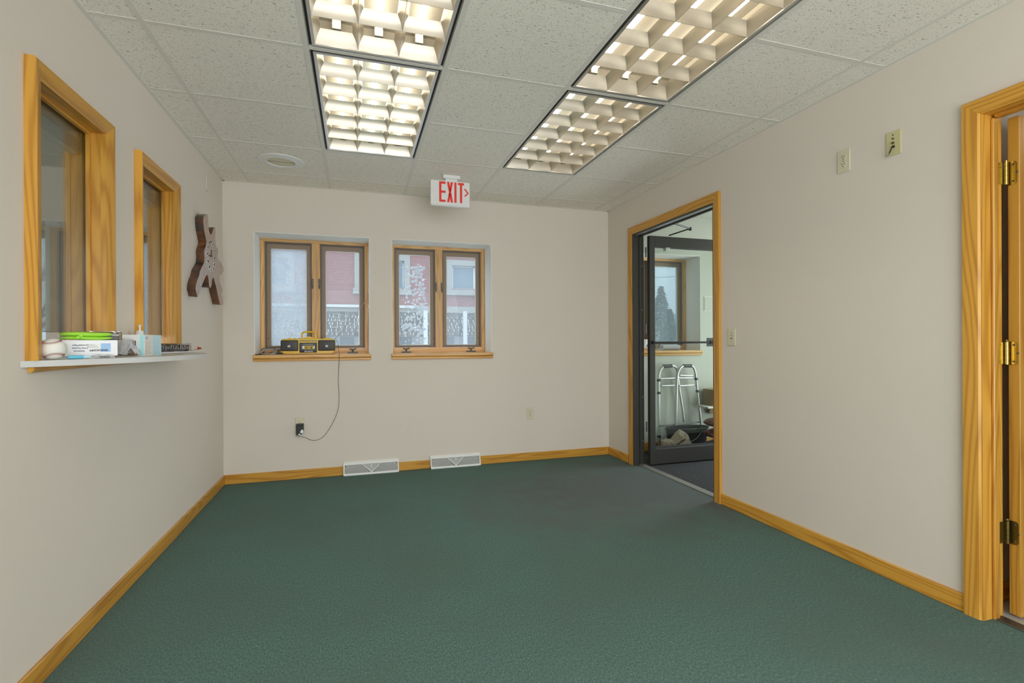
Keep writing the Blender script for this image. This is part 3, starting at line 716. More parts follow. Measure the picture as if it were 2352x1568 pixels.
# ================================================================== FLOOR REGISTERS
def register(x0, x1, label):
    r = thing('baseboard_register', label, 'register', ((x0+x1)/2, YB, 0), group='baseboard registers')
    W = x1-x0
    # side profile: slanted front, hooked lip at the wall
    def P(u, v):                     # u along width 0..1, v up the slanted face 0..1
        y = YB-0.046+0.034*v; z = 0.010+0.088*v; return (x0+u*W, y, z)
    bm = BM()
    prism(bm, [(YB-0.0005, 0.0), (YB-0.046, 0.0), (YB-0.049, 0.006), (YB-0.047, 0.018), (YB-0.040, 0.018), (YB-0.020, 0.018), (YB-0.0005, 0.018)], x0, x1, 'yz')
    obj('bottom_rail', bm, 'white', r)
    bm = BM(); prism(bm, [(YB-0.0005, 0.086), (YB-0.018, 0.086), (YB-0.016, 0.100), (YB-0.006, 0.104), (YB-0.0005, 0.110)], x0, x1, 'yz'); obj('top_rail', bm, 'white', r)
    prof = [(YB-0.0005, 0.0), (YB-0.046, 0.0), (YB-0.049, 0.006), (YB-0.016, 0.100), (YB-0.0005, 0.104)]
    for a in (x0, x1-0.010):
        bm = BM(); prism(bm, prof, a, a+0.010, 'yz'); obj('end_cap', bm, 'white', r)
    bm = BM(); prism(bm, [(YB-0.001, 0.015), (YB-0.036, 0.015), (YB-0.010, 0.09), (YB-0.001, 0.09)], x0+0.01, x1-0.01, 'yz'); obj('duct_back', bm, 'ductgrey', r)
    def F(x, z, out=0.0):            # point on slanted face
        v = (z-0.018)/(0.086-0.018); return Vector((x, YB-0.0445+0.0275*v-out, z))
    xc = (x0+x1)/2
    for s in (-1, 1):
        bm = BM()
        tube(bm, [F(xc, 0.020, 0.001), F(xc+s*0.078, 0.086, 0.001)], 0.0038, 6); obj('divider_bar', bm, 'white', r)
        fin = BM()
        for k in range(19):
            R_ = 0.022+k*0.0105
            path = []
            for q in range(9):
                z = 0.019+0.066*q/8
                # fins bow away from the centre, quarter arcs
                dx = R_-0.042*((z-0.019)/0.066)**2*0.55+0.012
                lim = 0.078*(z-0.020)/0.066+0.004
                if dx < lim: continue
                x = xc+s*dx
                if abs(x-xc) > W/2-0.012: continue
                path.append(F(x, z))
            if len(path) >= 2: tube(fin, path, 0.0019, 4)
        obj('curved_fins', fin, 'white', r)
    hf = BM()
    for k in range(12):
        z = 0.028+k*0.0048; h = 0.078*(z-0.020)/0.066-0.004
        if h > 0.004: tube(hf, [F(xc-h, z), F(xc+h, z)], 0.0016, 4)
    obj('centre_fins', hf, 'white', r)
    bm = BM(); bx(bm, xc-0.004, xc+0.004, YB-0.030, YB-0.018, 0.058, 0.086, 0.002); obj('damper_lever', bm, 'white', r)
    return r
register(*VENTS[0], 'white baseboard register below the radio window')
register(*VENTS[1], 'white baseboard register below the window under the exit sign')
# ================================================================== GLASS ENTRANCE DOOR
c1 = sroot('trim_1', 'honey fir casing around the dark glass entrance door', 'door casing', (XR, 3.5, 0))
prof = [(0.0, 0.0), (0.0, 0.010), (0.008, 0.016), (0.050, 0.019), (0.066, 0.019), (0.066, 0.0)]
def casing_set(root, y0, y1, zt, m_z, m_y, wd):
    pf = [(a*wd/0.066, d) for a, d in prof]; n = len(pf)
    def sweep(P, Q, m, nm):
        bm = BM(); A = [bm.verts.new(P(a, d)) for a, d in pf]; B = [bm.verts.new(Q(a, d)) for a, d in pf]
        fs = [bm.faces.new(A), bm.faces.new(B[::-1])]
        for i in range(n): fs.append(bm.faces.new([A[i], B[i], B[(i+1) % n], A[(i+1) % n]]))
        bmesh.ops.recalc_face_normals(bm, faces=fs); obj(nm, bm, m, root)
    sweep(lambda a, d: (XR-d, y0-a, 0), lambda a, d: (XR-d, y0-a, zt+a), m_z, 'side_casing')
    sweep(lambda a, d: (XR-d, y1+a, 0), lambda a, d: (XR-d, y1+a, zt+a), m_z, 'side_casing')
    sweep(lambda a, d: (XR-d, y0-a, zt+a), lambda a, d: (XR-d, y1+a, zt+a), m_y, 'head_casing')
casing_set(c1, 2.957, 4.038, 2.110, 'fir_z', 'fir_y', 0.068)
dr = sroot('door_1', 'dark bronze framed glass door standing open into the vestibule', 'door', (2.53, 4.0, 0))
for a, b in ((2.9255, 2.962), (4.030, 4.0695)):
    box('frame_jamb', 'bronze_z', dr, 2.412, 2.526, a, b, 0.0, 2.1495, bev=0.002)
box('frame_header', 'bronze_y', dr, 2.412, 2.526, 2.962, 4.030, 2.104, 2.1495)
for a, b in ((2.962, 2.974), (4.018, 4.030)): box('door_stop', 'bronze_z', dr, 2.474, 2.492, a, b, 0.0, 2.104)
box('door_stop', 'bronze_y', dr, 2.474, 2.492, 2.974, 4.018, 2.090, 2.104)
box('header_sheen', 'alu', dr, 2.428, 2.466, 2.975, 4.016, 2.100, 2.104)  # pale strip stands in for the grey reflection under the header
LX0, LX1, LY0, LY1, LZ0, LZ1 = 2.545, 3.455, 3.962, 4.004, 0.012, 2.094
leaf = bpy.data.objects.new('door_leaf', None); C.objects.link(leaf); leaf.parent = dr
def lp(nm, bm, m, smooth=False):
    bmesh.ops.transform(bm, matrix=Matrix.Translation(-Vector(dr.location)), verts=bm.verts); return obj(nm, bm, m, leaf, smooth=smooth, local=True)
lp('hinge_stile', bx(BM(), LX0, LX0+0.055, LY0, LY1, LZ0, LZ1, 0.002), 'bronze_z')
lp('latch_stile', bx(BM(), LX1-0.055, LX1, LY0, LY1, LZ0, LZ1, 0.002), 'bronze_z')
lp('top_rail', bx(BM(), LX0+0.055, LX1-0.055, LY0, LY1, LZ1-0.102, LZ1, 0.002), 'bronze_x')
lp('bottom_rail', bx(BM(), LX0+0.055, LX1-0.055, LY0, LY1, LZ0, 0.150, 0.002), 'bronze_x')
lp('glazing_bead', bx(BM(), LX0+0.055, LX1-0.055, LY0+0.008, LY1-0.008, 0.150, 0.168), 'steelgrey')
lp('glass_pane', bx(BM(), LX0+0.055, LX1-0.055, 3.980, 3.986, 0.168, LZ1-0.102), 'glass')
lp('push_bar', tube(BM(), [(LX0+0.02, LY0-0.030, 1.121), (LX1-0.03, LY0-0.030, 1.121)], 0.0095, 10), 'black', True)
lp('bar_bracket', bx(BM(), LX0+0.012, LX0+0.034, LY0-0.040, LY0, 1.108, 1.134, 0.003), 'black')
lp('lock_plate', bx(BM(), 3.165, 3.300, LY0+0.006, LY0+0.012, 1.082, 1.163, 0.002), 'steelgrey')
lp('lock_case', bx(BM(), 3.172, 3.300, LY0-0.042, LY0-0.018, 1.107, 1.135, 0.002), 'black')
lp('closer_shoe', bx(BM(), 2.715, 2.760, LY0-0.004, LY1, LZ1-0.130, LZ1-0.100, 0.002), 'alu')
lp('closer_arm', tube(BM(), [(2.505, 3.570, 2.118), (2.775, 3.690, 2.112)], 0.0075, 6), 'black')
lp('closer_link', tube(BM(), [(2.775, 3.690, 2.112), (2.745, 3.955, 2.104)], 0.0060, 6), 'black')
lp('closer_knuckle', lathe(BM(), [(0, -0.014), (0.012, -0.014), (0.012, 0.012), (0, 0.012)], (2.775, 3.690, 2.110), n=12), 'black')
for z in (0.35, 1.25, 1.95):
    lp('hinge_knuckle', tube(BM(), [(2.536, 4.010, z-0.045), (2.536, 4.010, z+0.045)], 0.008, 8), 'steelgrey', True)
for z in (0.22, 0.62, 1.02, 1.42, 1.82):
    lp('rivet', lathe(BM(), [(0.005, 0), (0.004, -0.002), (0, -0.0025)], (2.508, 4.030, z), 'y', 8), 'alu')
th = tag(box('threshold', 'alu', None, 2.470, 2.524, 2.962, 4.030, -0.04, 0.006, bev=0.002), 'ridged aluminium threshold strip under the glass door', 'threshold'); th['kind'] = 'structure'
for i in range(4):
    o = box('threshold_ridge', 'alu', th, 2.478+i*0.012, 2.483+i*0.012, 2.963, 4.029, 0.006, 0.009)
# ================================================================== WOODEN DOOR at right edge
c2 = sroot('trim_2', 'honey fir casing at the right edge of the picture', 'door casing', (XR, 0.95, 0))
casing_set(c2, 0.538, 1.368, 2.050, 'fir_z', 'fir_y', 0.060)
for a, b in ((0.520, 0.540), (1.364, 1.3875)): box('door_jamb', 'fir_z', c2, 2.414, 2.534, a, b, 0.0, 2.066)
box('door_jamb', 'fir_y', c2, 2.414, 2.534, 0.540, 1.364, 2.048, 2.069)
for a, b in ((0.540, 0.552), (1.352, 1.364)): box('stop_moulding', 'fir_z', c2, 2.466, 2.496, a, b, 0.0, 2.036, bev=0.003)
box('stop_moulding', 'fir_y', c2, 2.466, 2.496, 0.552, 1.352, 2.036, 2.048, bev=0.003)
d2 = sroot('door_2', 'honey fir slab door open into the passage, brass hinges', 'door', (2.545, 1.36, 0))
box('door_slab', 'fir_z', d2, 2.566, 3.366, 1.322, 1.360, 0.010, 2.046, bev=0.0015)
for k, zc in enumerate((1.818, 1.081, 0.346)):
    hm = 'brass' if k < 2 else 'brass2'
    h = bpy.data.objects.new('hinge', None); C.objects.link(h); h.parent = d2
    def hp(nm, bm, m, smooth=False):
        bmesh.ops.transform(bm, matrix=Matrix.Translation(-Vector(d2.location)), verts=bm.verts); return obj(nm, bm, m, h, smooth=smooth, local=True)
    # leaf on the slab edge (faces -x) with rounded outer corners
    def rr(y0, y1, z0, z1, r, sgn):
        pts = []
        if sgn > 0:
            pts = [(y0, z0), (y0, z1)]
            pts += [(y1-r+r*math.sin(q), z1-r+r*math.cos(q)) for q in [i*PI/8 for i in range(5)]]
            pts += [(y1-r+r*math.cos(q), z0+r-r*math.sin(q)) for q in [i*PI/8 for i in range(5)]]
        return pts
    pts = rr(0, 0.030, zc-0.048, zc+0.048, 0.012, 1)
    bm = BM(); prism(bm, [(1.358-a, z) for a, z in pts], 2.5632, 2.5658, 'yz'); hp('door_leaf_plate', bm, hm)
    bm = BM(); prism(bm, [(2.512+a, z) for a, z in ((0, zc-0.044), (0.026, zc-0.044), (0.026, zc+0.044), (0, zc+0.044))], 1.3612, 1.3638, 'xz'); hp('jamb_leaf_plate', bm, hm)
    for q in range(5):
        z0 = zc-0.046+q*0.0186
        hp('hinge_knuckle', tube(BM(), [(2.5485, 1.3560, z0), (2.5485, 1.3560, z0+0.0178)], 0.0072, 12), hm, True)
    hp('hinge_pin', lathe(BM(), [(0, 0.0), (0.006, 0.0), (0.007, 0.004), (0.004, 0.009), (0, 0.010)], (2.5485, 1.3560, zc+0.047), n=12), hm, True)
    for dy, dz in ((0.008, 0.034), (0.020, 0.0), (0.008, -0.034)):
        hp('hinge_screw', lathe(BM(), [(0.0045, 0), (0.0035, -0.0012), (0, -0.0014)], (2.5630, 1.348-dy, zc+dz), 'x', 8), 'steelgrey')
tr3 = struct('trim_3', bx(BM(), 2.470, 2.524, 0.540, 1.364, -0.045, 0.006, 0.003), 'steelgrey', 'dark floor strip between the carpet and the passage floor', 'floor strip')
NT(M['steelgrey'])
pl = thing('passage_fill_lamp', 'small round lamp added unseen to brighten the passage beyond the wooden door', 'lamp', (3.95, 1.15, 2.45))  # added lamp out of view, lightens the gap beside the wooden door
obj('fill_lamp_base', lathe(BM(), [(0, -0.001), (0.15, -0.001), (0.15, -0.02), (0, -0.02)], pl.location, n=24), 'white', pl)
obj('fill_lamp_globe', lathe(BM(), [(0.14, -0.02), (0.13, -0.06), (0.08, -0.09), (0, -0.10)], pl.location, n=24), tube_mat('fill_lamp_glass', (1.0, 0.9, 0.75), 26.0), pl, smooth='all')
# ================================================================== WOODEN SLAB CLOCK
m = mat('polished_slab_face', (0.33, 0.22, 0.17), 0.25, spec=0.6); t = NT(m)
n1 = t.noise(t.pos((1, 6, 1.2)), 9, 4, 0.6, 1.5); t.base(t.ramp(n1, [(0.3, (0.30, 0.19, 0.14)), (0.55, (0.42, 0.30, 0.24)), (0.75, (0.50, 0.40, 0.35))])); M['slab'] = m
m = mat('varnished_bark', (0.12, 0.05, 0.02), 0.22, spec=0.7); t = NT(m)
n1 = t.noise(t.pos((1, 1, 1)), 7, 3, 0.6); n2 = t.noise(t.pos((6, 6, 60)), 2, 3)
c = t.ramp(n1, [(0.36, (0.030, 0.030, 0.022)), (0.46, (0.10, 0.040, 0.016)), (0.62, (0.24, 0.085, 0.030))])
t.base(t.mix(t.math('MULTIPLY', n2, 0.4), c, (0.03, 0.02, 0.015))); t.bump(t.noise(t.pos((2, 2, 9)), 16, 3), 0.5, 0.01); M['bark'] = m
OUT = [(400,205),(425,183),(445,185),(451,215),(455,300),(460,400),(475,445),(490,460),(505,440),(515,400),(530,365),(545,357),(550,400),(546,500),(549,560),(560,620),(580,642),(586,690),(578,760),(600,800),(635,850),(655,900),(652,950),(632,985),(600,1000),(605,1060),(620,1130),(640,1190),(632,1250),(645,1320),(650,1380),(635,1400),(612,1390),(600,1330),(580,1250),(560,1150),(540,1080),(530,1035),(515,1030),(503,1060),(497,1120),(490,1160),(475,1165),(465,1130),(460,1060),(450,1000),(435,990),(415,1020),(395,1070),(370,1130),(355,1170),(340,1230),(325,1285),(310,1290),(300,1240),(285,1190),(290,1130),(305,1070),(330,1010),(345,940),(370,890),(400,830),(405,760),(400,690),(410,640),(425,600),(430,550),(415,470),(400,400),(390,300),(388,230)]
XF = -0.973
def wall_pt(u, v, X):                       # where the line of sight through a photo point meets the plane x = X
    d_ = _cam2world(((u-1176)/FPX, 1.0, (784-v)/FPX)); k = X/d_.x; return (d_.y*k, EYE+d_.z*k)
poly = [wall_pt(400+a/5.806, 460+b/5.806, XF) for a, b in OUT]
cy_, cz_ = wall_pt(400+489/5.806, 460+742/5.806, XF)
ck = thing('slab_clock', 'branching brown wood slab wall clock with bark edges and numerals', 'clock', (XL, cy_, cz_))
bm = BM(); A = [bm.verts.new((XF, y, z)) for y, z in poly]; B = [bm.verts.new((XL+0.0005, cy_+(y-cy_)*0.985, cz_+(z-cz_)*0.985)) for y, z in poly]
fs = []
for i in range(len(A)): fs.append(bm.faces.new([A[i], B[i], B[(i+1) % len(A)], A[(i+1) % len(A)]]))
fs.append(bm.faces.new(B[::-1])); bmesh.ops.recalc_face_normals(bm, faces=fs); bmesh.ops.triangulate(bm, faces=[f for f in bm.faces if len(f.verts) > 4]); obj('bark_edge', bm, 'bark', ck)
bm = BM(); A = [bm.verts.new((XF+0.0008, y, z)) for y, z in poly]; f = bm.faces.new(A)
r_ = bmesh.ops.extrude_face_region(bm, geom=[f]); vs_ = [e for e in r_['geom'] if isinstance(e, bmesh.types.BMVert)]
bmesh.ops.translate(bm, verts=vs_, vec=(-0.0012, 0, 0)); bmesh.ops.recalc_face_normals(bm, faces=bm.faces); bmesh.ops.triangulate(bm, faces=bm.faces); obj('slab_face', bm, 'slab', ck)
RN = ['XII', 'I', 'II', 'III', 'IIII', 'V', 'VI', 'VII', 'VIII', 'IX', 'X', 'XI']
for i, s in enumerate(RN):
    a = 2*PI*i/12; rr_ = 0.098
    pos = (XF+0.0025-XL, rr_*math.sin(a)*0.92, rr_*math.cos(a))
    box_ = BM(); bx(box_, XF+0.0008, XF+0.0018, cy_+pos[1]-0.017, cy_+pos[1]+0.017, cz_+pos[2]-0.013, cz_+pos[2]+0.013); obj('numeral_tile', box_, 'chrome', ck)
    text('numeral', s, 0.021, 'black', ck, frame3(pos, (0, 1, 0), (0, 0, 1)), 0.0008, 0.0008, 0.9)
bm = BM(); tube(bm, [(XF+0.005, cy_-0.050, cz_-0.004), (XF+0.005, cy_+0.036, cz_+0.002)], 0.003, 6); obj('minute_hand', bm, 'slot', ck)
bm = BM(); tube(bm, [(XF+0.004, cy_, cz_), (XF+0.004, cy_+0.012, cz_+0.045)], 0.0026, 6); obj('hour_hand', bm, 'brass2', ck)
obj('hand_boss', lathe(BM(), [(0.007, 0), (0.006, 0.007), (0, 0.008)], (XF, cy_, cz_), 'x', 12), 'brass2', ck)
# ================================================================== RADIO ON THE SILL
RX, RY, RZ = -0.392, 4.622, ZS+0.001
rd = thing('boombox', 'small yellow cassette radio with grey speakers on the window sill', 'radio', (RX, RY, RZ))
hw_, dp = 0.214, 0.055
def rpts(s=1.0): return
bm = BM(); prism(bm, [(-hw_+0.030, 0.004), (hw_-0.030, 0.004), (hw_, 0.024), (hw_, 0.118), (hw_-0.010, 0.133), (-hw_+0.010, 0.133), (-hw_, 0.118), (-hw_, 0.024)], -dp, dp, 'xz')
bmesh.ops.bevel(bm, geom=[e for e in bm.edges], offset=0.006, segments=3, affect='EDGES'); obj('cabinet', bm, 'yellow', rd, smooth=True, local=True)
for s in (-1, 1):
    a, b = sorted((s*0.078, s*(hw_+0.001)))
    bm = BM(); bx(bm, a, b, -dp-0.010, -dp+0.03, 0.029, 0.121, 0.010, 3); g_ = obj('speaker_grille', bm, 'grille', rd, smooth=True, local=True)
    cx_ = s*0.148
    for rr2 in (0.040, 0.033, 0.025):
        bm = BM(); path = [(cx_+rr2*math.cos(k*PI/12), -dp-0.0105, 0.070+rr2*math.sin(k*PI/12)) for k in range(25)]
        tube(bm, path, 0.0011, 4, cap=False); obj('cone_ring', bm, 'charcoal', g_, local=True)
    obj('dome_ring', lathe(BM(), [(0.012, -0.0105), (0.011, -0.0125), (0.008, -0.0115)], (cx_, -dp, 0.070), 'y', 20), 'alu', g_, smooth=True, local=True)
    obj('dome', lathe(BM(), [(0.0075, -0.0105), (0.005, -0.0135), (0, -0.0145)], (cx_, -dp, 0.070), 'y', 16), 'alu', g_, smooth=True, local=True)
bm = BM(); bx(bm, -0.070, 0.070, -dp-0.006, -dp+0.010, 0.014, 0.100, 0.008, 2); dk = obj('cassette_door', bm, 'charcoal', rd, smooth=True, local=True)
obj('door_window', bx(BM(), -0.060, 0.060, -dp-0.0072, -dp-0.0062, 0.036, 0.093, 0.0004), 'black', dk, local=True)
obj('cassette', bx(BM(), -0.030, 0.042, -dp-0.0088, -dp-0.0070, 0.043, 0.074), 'blade', dk, local=True)
for a, b in ((-0.046, -0.031), (0.042, 0.052)): obj('cassette_window', bx(BM(), a, b, -dp-0.0086, -dp-0.0070, 0.047, 0.072), 'whiteplastic', dk, local=True)
for xx in (-0.014, 0.026): obj('tape_hub', lathe(BM(), [(0.006, -0.009), (0.005, -0.0105), (0.002, -0.0098), (0, -0.0098)], (xx, -dp, 0.056), 'y', 12), 'slot', dk, local=True)
prism(bm := BM(), [(-0.045, 0.090), (-0.035, 0.080), (0.035, 0.080), (0.045, 0.090)], -dp-0.0086, -dp-0.0070, 'xz'); obj('head_shroud', bm, 'steelgrey', dk, local=True)
text('front_lettering', 'SPORTS', 0.0135, 'cream', rd, frame3((0.004, -dp-0.0068, 0.0245), (1, 0, 0), (0, 0, 1)), 0.0006, 0.0005, 1.45)
for i in range(6):
    xx = -0.058+i*0.0235; box('transport_key', 'steelgrey', rd, xx-0.0105, xx+0.0105, -dp-0.0025, -dp+0.012, 0.111, 0.118, bev=0.0015, local=True)
for xx in (-0.150, -0.108, 0.150): 
    obj('tuning_knob', bx(BM(), xx-0.013 if xx < 0 else xx-0.028, xx+0.013 if xx < 0 else xx+0.020, -0.030, 0.005, 0.131, 0.139, 0.003, 2), 'yellow', rd, local=True)
obj('function_switch', bx(BM(), -0.078, -0.070, -0.03, -0.02, 0.133, 0.141), 'black', rd, local=True)
hp_ = []
for (x, z) in ((-0.056, 0.130), (-0.056, 0.165), (-0.052, 0.180), (-0.040, 0.190), (-0.022, 0.192), (0.022, 0.192), (0.040, 0.190), (0.052, 0.180), (0.056, 0.165), (0.056, 0.130)): hp_.append((x, 0.012, z))
obj('carry_handle', tube(BM(), hp_, 0.0078, 10), 'yellow', rd, smooth=True, local=True)
bm = BM(); prism(bm, [(-0.056, 0.130), (0.056, 0.130), (0.056, 0.140), (0.034, 0.142), (0.018, 0.150), (-0.010, 0.152), (-0.030, 0.146), (-0.045, 0.140), (-0.056, 0.139)], 0.004, 0.022, 'xz'); obj('handle_base', bm, 'yellow', rd, local=True)
an = [(0.208, 0.035, 0.125), (0.478, 0.035, 0.458)]
an = [(0.200, 0.035, 0.115), (0.460, 0.035, 0.452)]
obj('antenna', tube(BM(), [an[0], tuple(a+(b-a)*0.5 for a, b in zip(*an))], 0.0022, 6), 'chrome', rd, smooth=True, local=True)
obj('antenna', tube(BM(), [tuple(a+(b-a)*0.5 for a, b in zip(*an)), an[1]], 0.0014, 6), 'chrome', rd, smooth=True, local=True)
obj('antenna_tip', lathe(BM(), [(0, -0.004), (0.003, -0.004), (0.003, 0.004), (0, 0.004)], an[1], n=8), 'chrome', rd, local=True)
# adapter lead from radio to the outlet
ad = thing('power_adapter', 'black plug-in adapter with a thin lead up to the yellow radio', 'adapter', (-0.456, YB, 0.40))
box('adapter_body', 'black', ad, -0.480, -0.432, YB-0.052, YB-0.007, 0.372, 0.452, bev=0.005, seg=2)
box('adapter_back', 'charcoal', ad, -0.484, -0.424, YB-0.020, YB-0.0065, 0.384, 0.462, bev=0.004)
bm = BM(); bmesh.ops.create_icosphere(bm, subdivisions=2, radius=0.024, matrix=Matrix.Translation((-0.455, YB-0.040, 0.372)) @ Matrix.Diagonal((1.15, 0.6, 0.55, 1)))
for v in bm.verts: v.co += Vector((random.uniform(-1, 1), random.uniform(-1, 1), random.uniform(-1, 1)))*0.005
obj('cable_tie_wrap', bm, 'alu', ad)
bm = BM(); bmesh.ops.create_icosphere(bm, subdivisions=1, radius=0.016, matrix=Matrix.Translation((-0.436, YB-0.055, 0.400)) @ Matrix.Diagonal((0.8, 0.4, 1.2, 1)))
for v in bm.verts: v.co += Vector((random.uniform(-1, 1), random.uniform(-1, 1), random.uniform(-1, 1)))*0.005
obj('crumpled_label', bm, 'whiteplastic', ad)
def catmull(P, k=8):
    P = [Vector(p) for p in P]; out = []
    for i in range(len(P)-1):
        a, b, c, d_ = P[max(i-1, 0)], P[i], P[i+1], P[min(i+2, len(P)-1)]
        for j in range(k):
            t_ = j/k; out.append(0.5*((2*b)+(c-a)*t_+(2*a-5*b+4*c-d_)*t_*t_+(3*b-a-3*c+d_)*t_**3))
    out.append(P[-1]); return out
def farpt(u, v, Y):
    d_ = _cam2world(((u-1176)/FPX, 1.0, (784-v)/FPX)); k = Y/d_.y; return Vector((d_.x*k, Y, EYE+d_.z*k))
lead = [farpt(686, 1001, YB-0.03), farpt(700, 1004, YB-0.01), farpt(720, 1011, YB-0.004), farpt(742, 1003, YB-0.004), farpt(762, 975, YB-0.004), farpt(776, 942, YB-0.004), farpt(779, 910, YB-0.004), farpt(777, 880, YB-0.006), farpt(778, 845, YB-0.014), farpt(779, 829, YB-0.031), farpt(779, 815, YB-0.031), farpt(778, 800, YB+0.02), farpt(776, 786, YB+0.06), farpt(770, 779, YB+0.10)]
obj('lead', tube(BM(), catmull(lead, 6), 0.0019, 6), 'browncable', ad, smooth=True)
# coiled cables on the sill
def coil(name, label, m, c, rx, ry, rz_, loops, r, seed, plug):
    rnd = random.Random(seed); o = thing(name, label, 'cable', (c[0], c[1], ZS+0.001)); P = []
    for i in range(loops*10+1):
        a = 2*PI*i/10
        P.append((c[0]+rx*math.cos(a)*(1+rnd.uniform(-0.2, 0.2)), c[1]+ry*math.sin(a+0.4*math.sin(a))*(1+rnd.uniform(-0.25, 0.25)), max(ZS+0.004+r, ZS+0.026+rz_*math.sin(a*1.0+rnd.uniform(-0.5, 0.9))+rnd.uniform(-0.006, 0.006))))
    obj('loops', tube(BM(), catmull(P, 5), r, 6), m, o, smooth=True)
    bm = BM(); bx(bm, plug[0]-0.018, plug[0]+0.018, plug[1]-0.008, plug[1]+0.008, ZS+0.0015, ZS+0.014, 0.004); obj('plug', bm, m, o)
    return o
coil('coiled_cable', 'tangle of grey cable coiled on the sill left of the radio', 'greycable', (-0.700, 4.585), 0.055, 0.030, 0.022, 4, 0.0027, 3, (-0.665, 4.54))
coil('coiled_cable', 'dark cable looped into the grey one on the sill', 'darkcable', (-0.705, 4.640), 0.060, 0.022, 0.026, 3, 0.0030, 8, (-0.757, 4.622))
fp = thing('flat_plug', 'flat black plug lying at the left end of the sill', 'plug', (-0.775, 4.530, ZS))
box('plug_body', 'black', fp, -0.790, -0.755, 4.512, 4.540, ZS+0.001, ZS+0.009, bev=0.003)
for k in (0.0, 0.010): box('plug_prong', 'brass2', fp, -0.803, -0.789, 4.519+k, 4.521+k, ZS+0.003, ZS+0.0065)
# ================================================================== THINGS ON THE SHELF
ZSH = 1.0832
# baseball
bb_ = thing('baseball', 'scuffed white baseball with red stitching on the shelf', 'baseball', (-0.992, 2.098, ZSH+0.0368))
obj('leather_cover', sphere(BM(), (0, 0, 0), 0.0366, u=32, v=20), 'leather', bb_, smooth='all', local=True)
_F = Vector((0.42, -0.90, 0.06)).normalized(); _U = (Vector((0, 0, 1))-_F*_F.z).normalized(); _H = _U.cross(_F)
_H, _U = _H*math.cos(0.14)+_U*math.sin(0.14), _U*math.cos(0.14)-_H*math.sin(0.14)
_q = math.sqrt(0.5)
rot = Matrix(((_H.x, _U.x, _F.x), (_H.y, _U.y, _F.y), (_H.z, _U.z, _F.z))) @ Matrix(((_q, -_q, 0), (_q, _q, 0), (0, 0, 1)))
sm = BM()
N = 108; seam = []
for i in range(2*N):
    tt = 2*PI*i/(2*N); a_, b_ = 0.75, 0.25
    p = Vector((a_*math.cos(tt)+b_*math.cos(3*tt), a_*math.sin(tt)-b_*math.sin(3*tt), 2*math.sqrt(a_*b_)*math.sin(2*tt))).normalized(); seam.append(rot @ p)
for i in range(0, 2*N, 2):
    p = seam[i]; q = seam[(i+1) % (2*N)]; d_ = (q-p).normalized(); s_ = p.cross(d_)
    for sg in (-1, 1):
        tube(sm, [p*0.0367, (p+s_*sg*0.10+d_*0.04).normalized()*0.0368], 0.00075, 4)
obj('stitches', sm, 'stitch', bb_, local=True)
# wrapped ream of looseleaf paper
fx0, fy0, fx1, fy1 = -1.052, 2.170, -0.872, 2.274
ang = math.atan2(fy1-fy0, fx1-fx0); FL = math.hypot(fx1-fx0, fy1-fy0); RH = 0.0605; RZ0_ = ZSH+0.0075
rm = thing('paper_ream', 'wrapped ream of looseleaf paper lying under the green pouch', 'paper ream', (fx0, fy0, RZ0_), ang)
bm = BM(); bx(bm, 0, FL, 0, 0.235, 0, RH, 0.004, 2); obj('wrapper', bm, 'paper', rm, smooth=True, local=True)
def ft(x, z): return frame3((x, -0.0006, z), (-1, 0, 0), (0, 0, -1))
fr_ = lambda x, z: Matrix(((-1, 0, 0, x), (0, 0, -1, -0.0008), (0, -1, 0, z), (0, 0, 0, 1)))
obj('blue_label', bx(BM(), 0.157, 0.186, -0.0004, 0.001, 0.016, 0.048), 'bluepanel', rm, local=True)
obj('pale_label', bx(BM(), 0.115, 0.157, -0.0003, 0.001, 0.018, 0.046), 'whiteplastic', rm, local=True)
text('print', 'DOCU', 0.0095, 'ink', rm, fr_(0.163, 0.0225), 0.0003, 0.0004)
text('print', 'COPY', 0.0095, 'ink', rm, fr_(0.136, 0.0225), 0.0003, 0.0004)
for i, s in enumerate(('Reinforced', '3 Hole Punched', 'Looseleaf Paper')): text('print', s, 0.0085, 'ink', rm, fr_(0.098-0.003*(i == 0), 0.020+0.0105*i), 0.0003, 0.0001, 0.82)
text('print', '20 lb', 0.006, 'ink', rm, fr_(0.056, 0.020), 0.0003)
for i in range(4): obj('print_line', bx(BM(), 0.050, 0.062, -0.0004, 0.001, 0.027+0.006*i, 0.0278+0.006*i), 'ink', rm, local=True)
for i in range(3): obj('print_line', bx(BM(), 0.118, 0.152-0.006*i, -0.0006, 0.001, 0.033+0.0045*i, 0.0338+0.0045*i), 'ink', rm, local=True)
# folded sheet below the ream
fs_ = thing('folded_paper', 'folded white papers squeezed beneath the ream', 'paper', (fx0, fy0, ZSH), ang)
for k in range(3): obj('sheet', bx(BM(), 0.004+0.004*k, FL-0.01, -0.008+0.006*k, 0.20, 0.0002+0.0023*k, 0.0020+0.0023*k), 'paper', fs_, local=True)
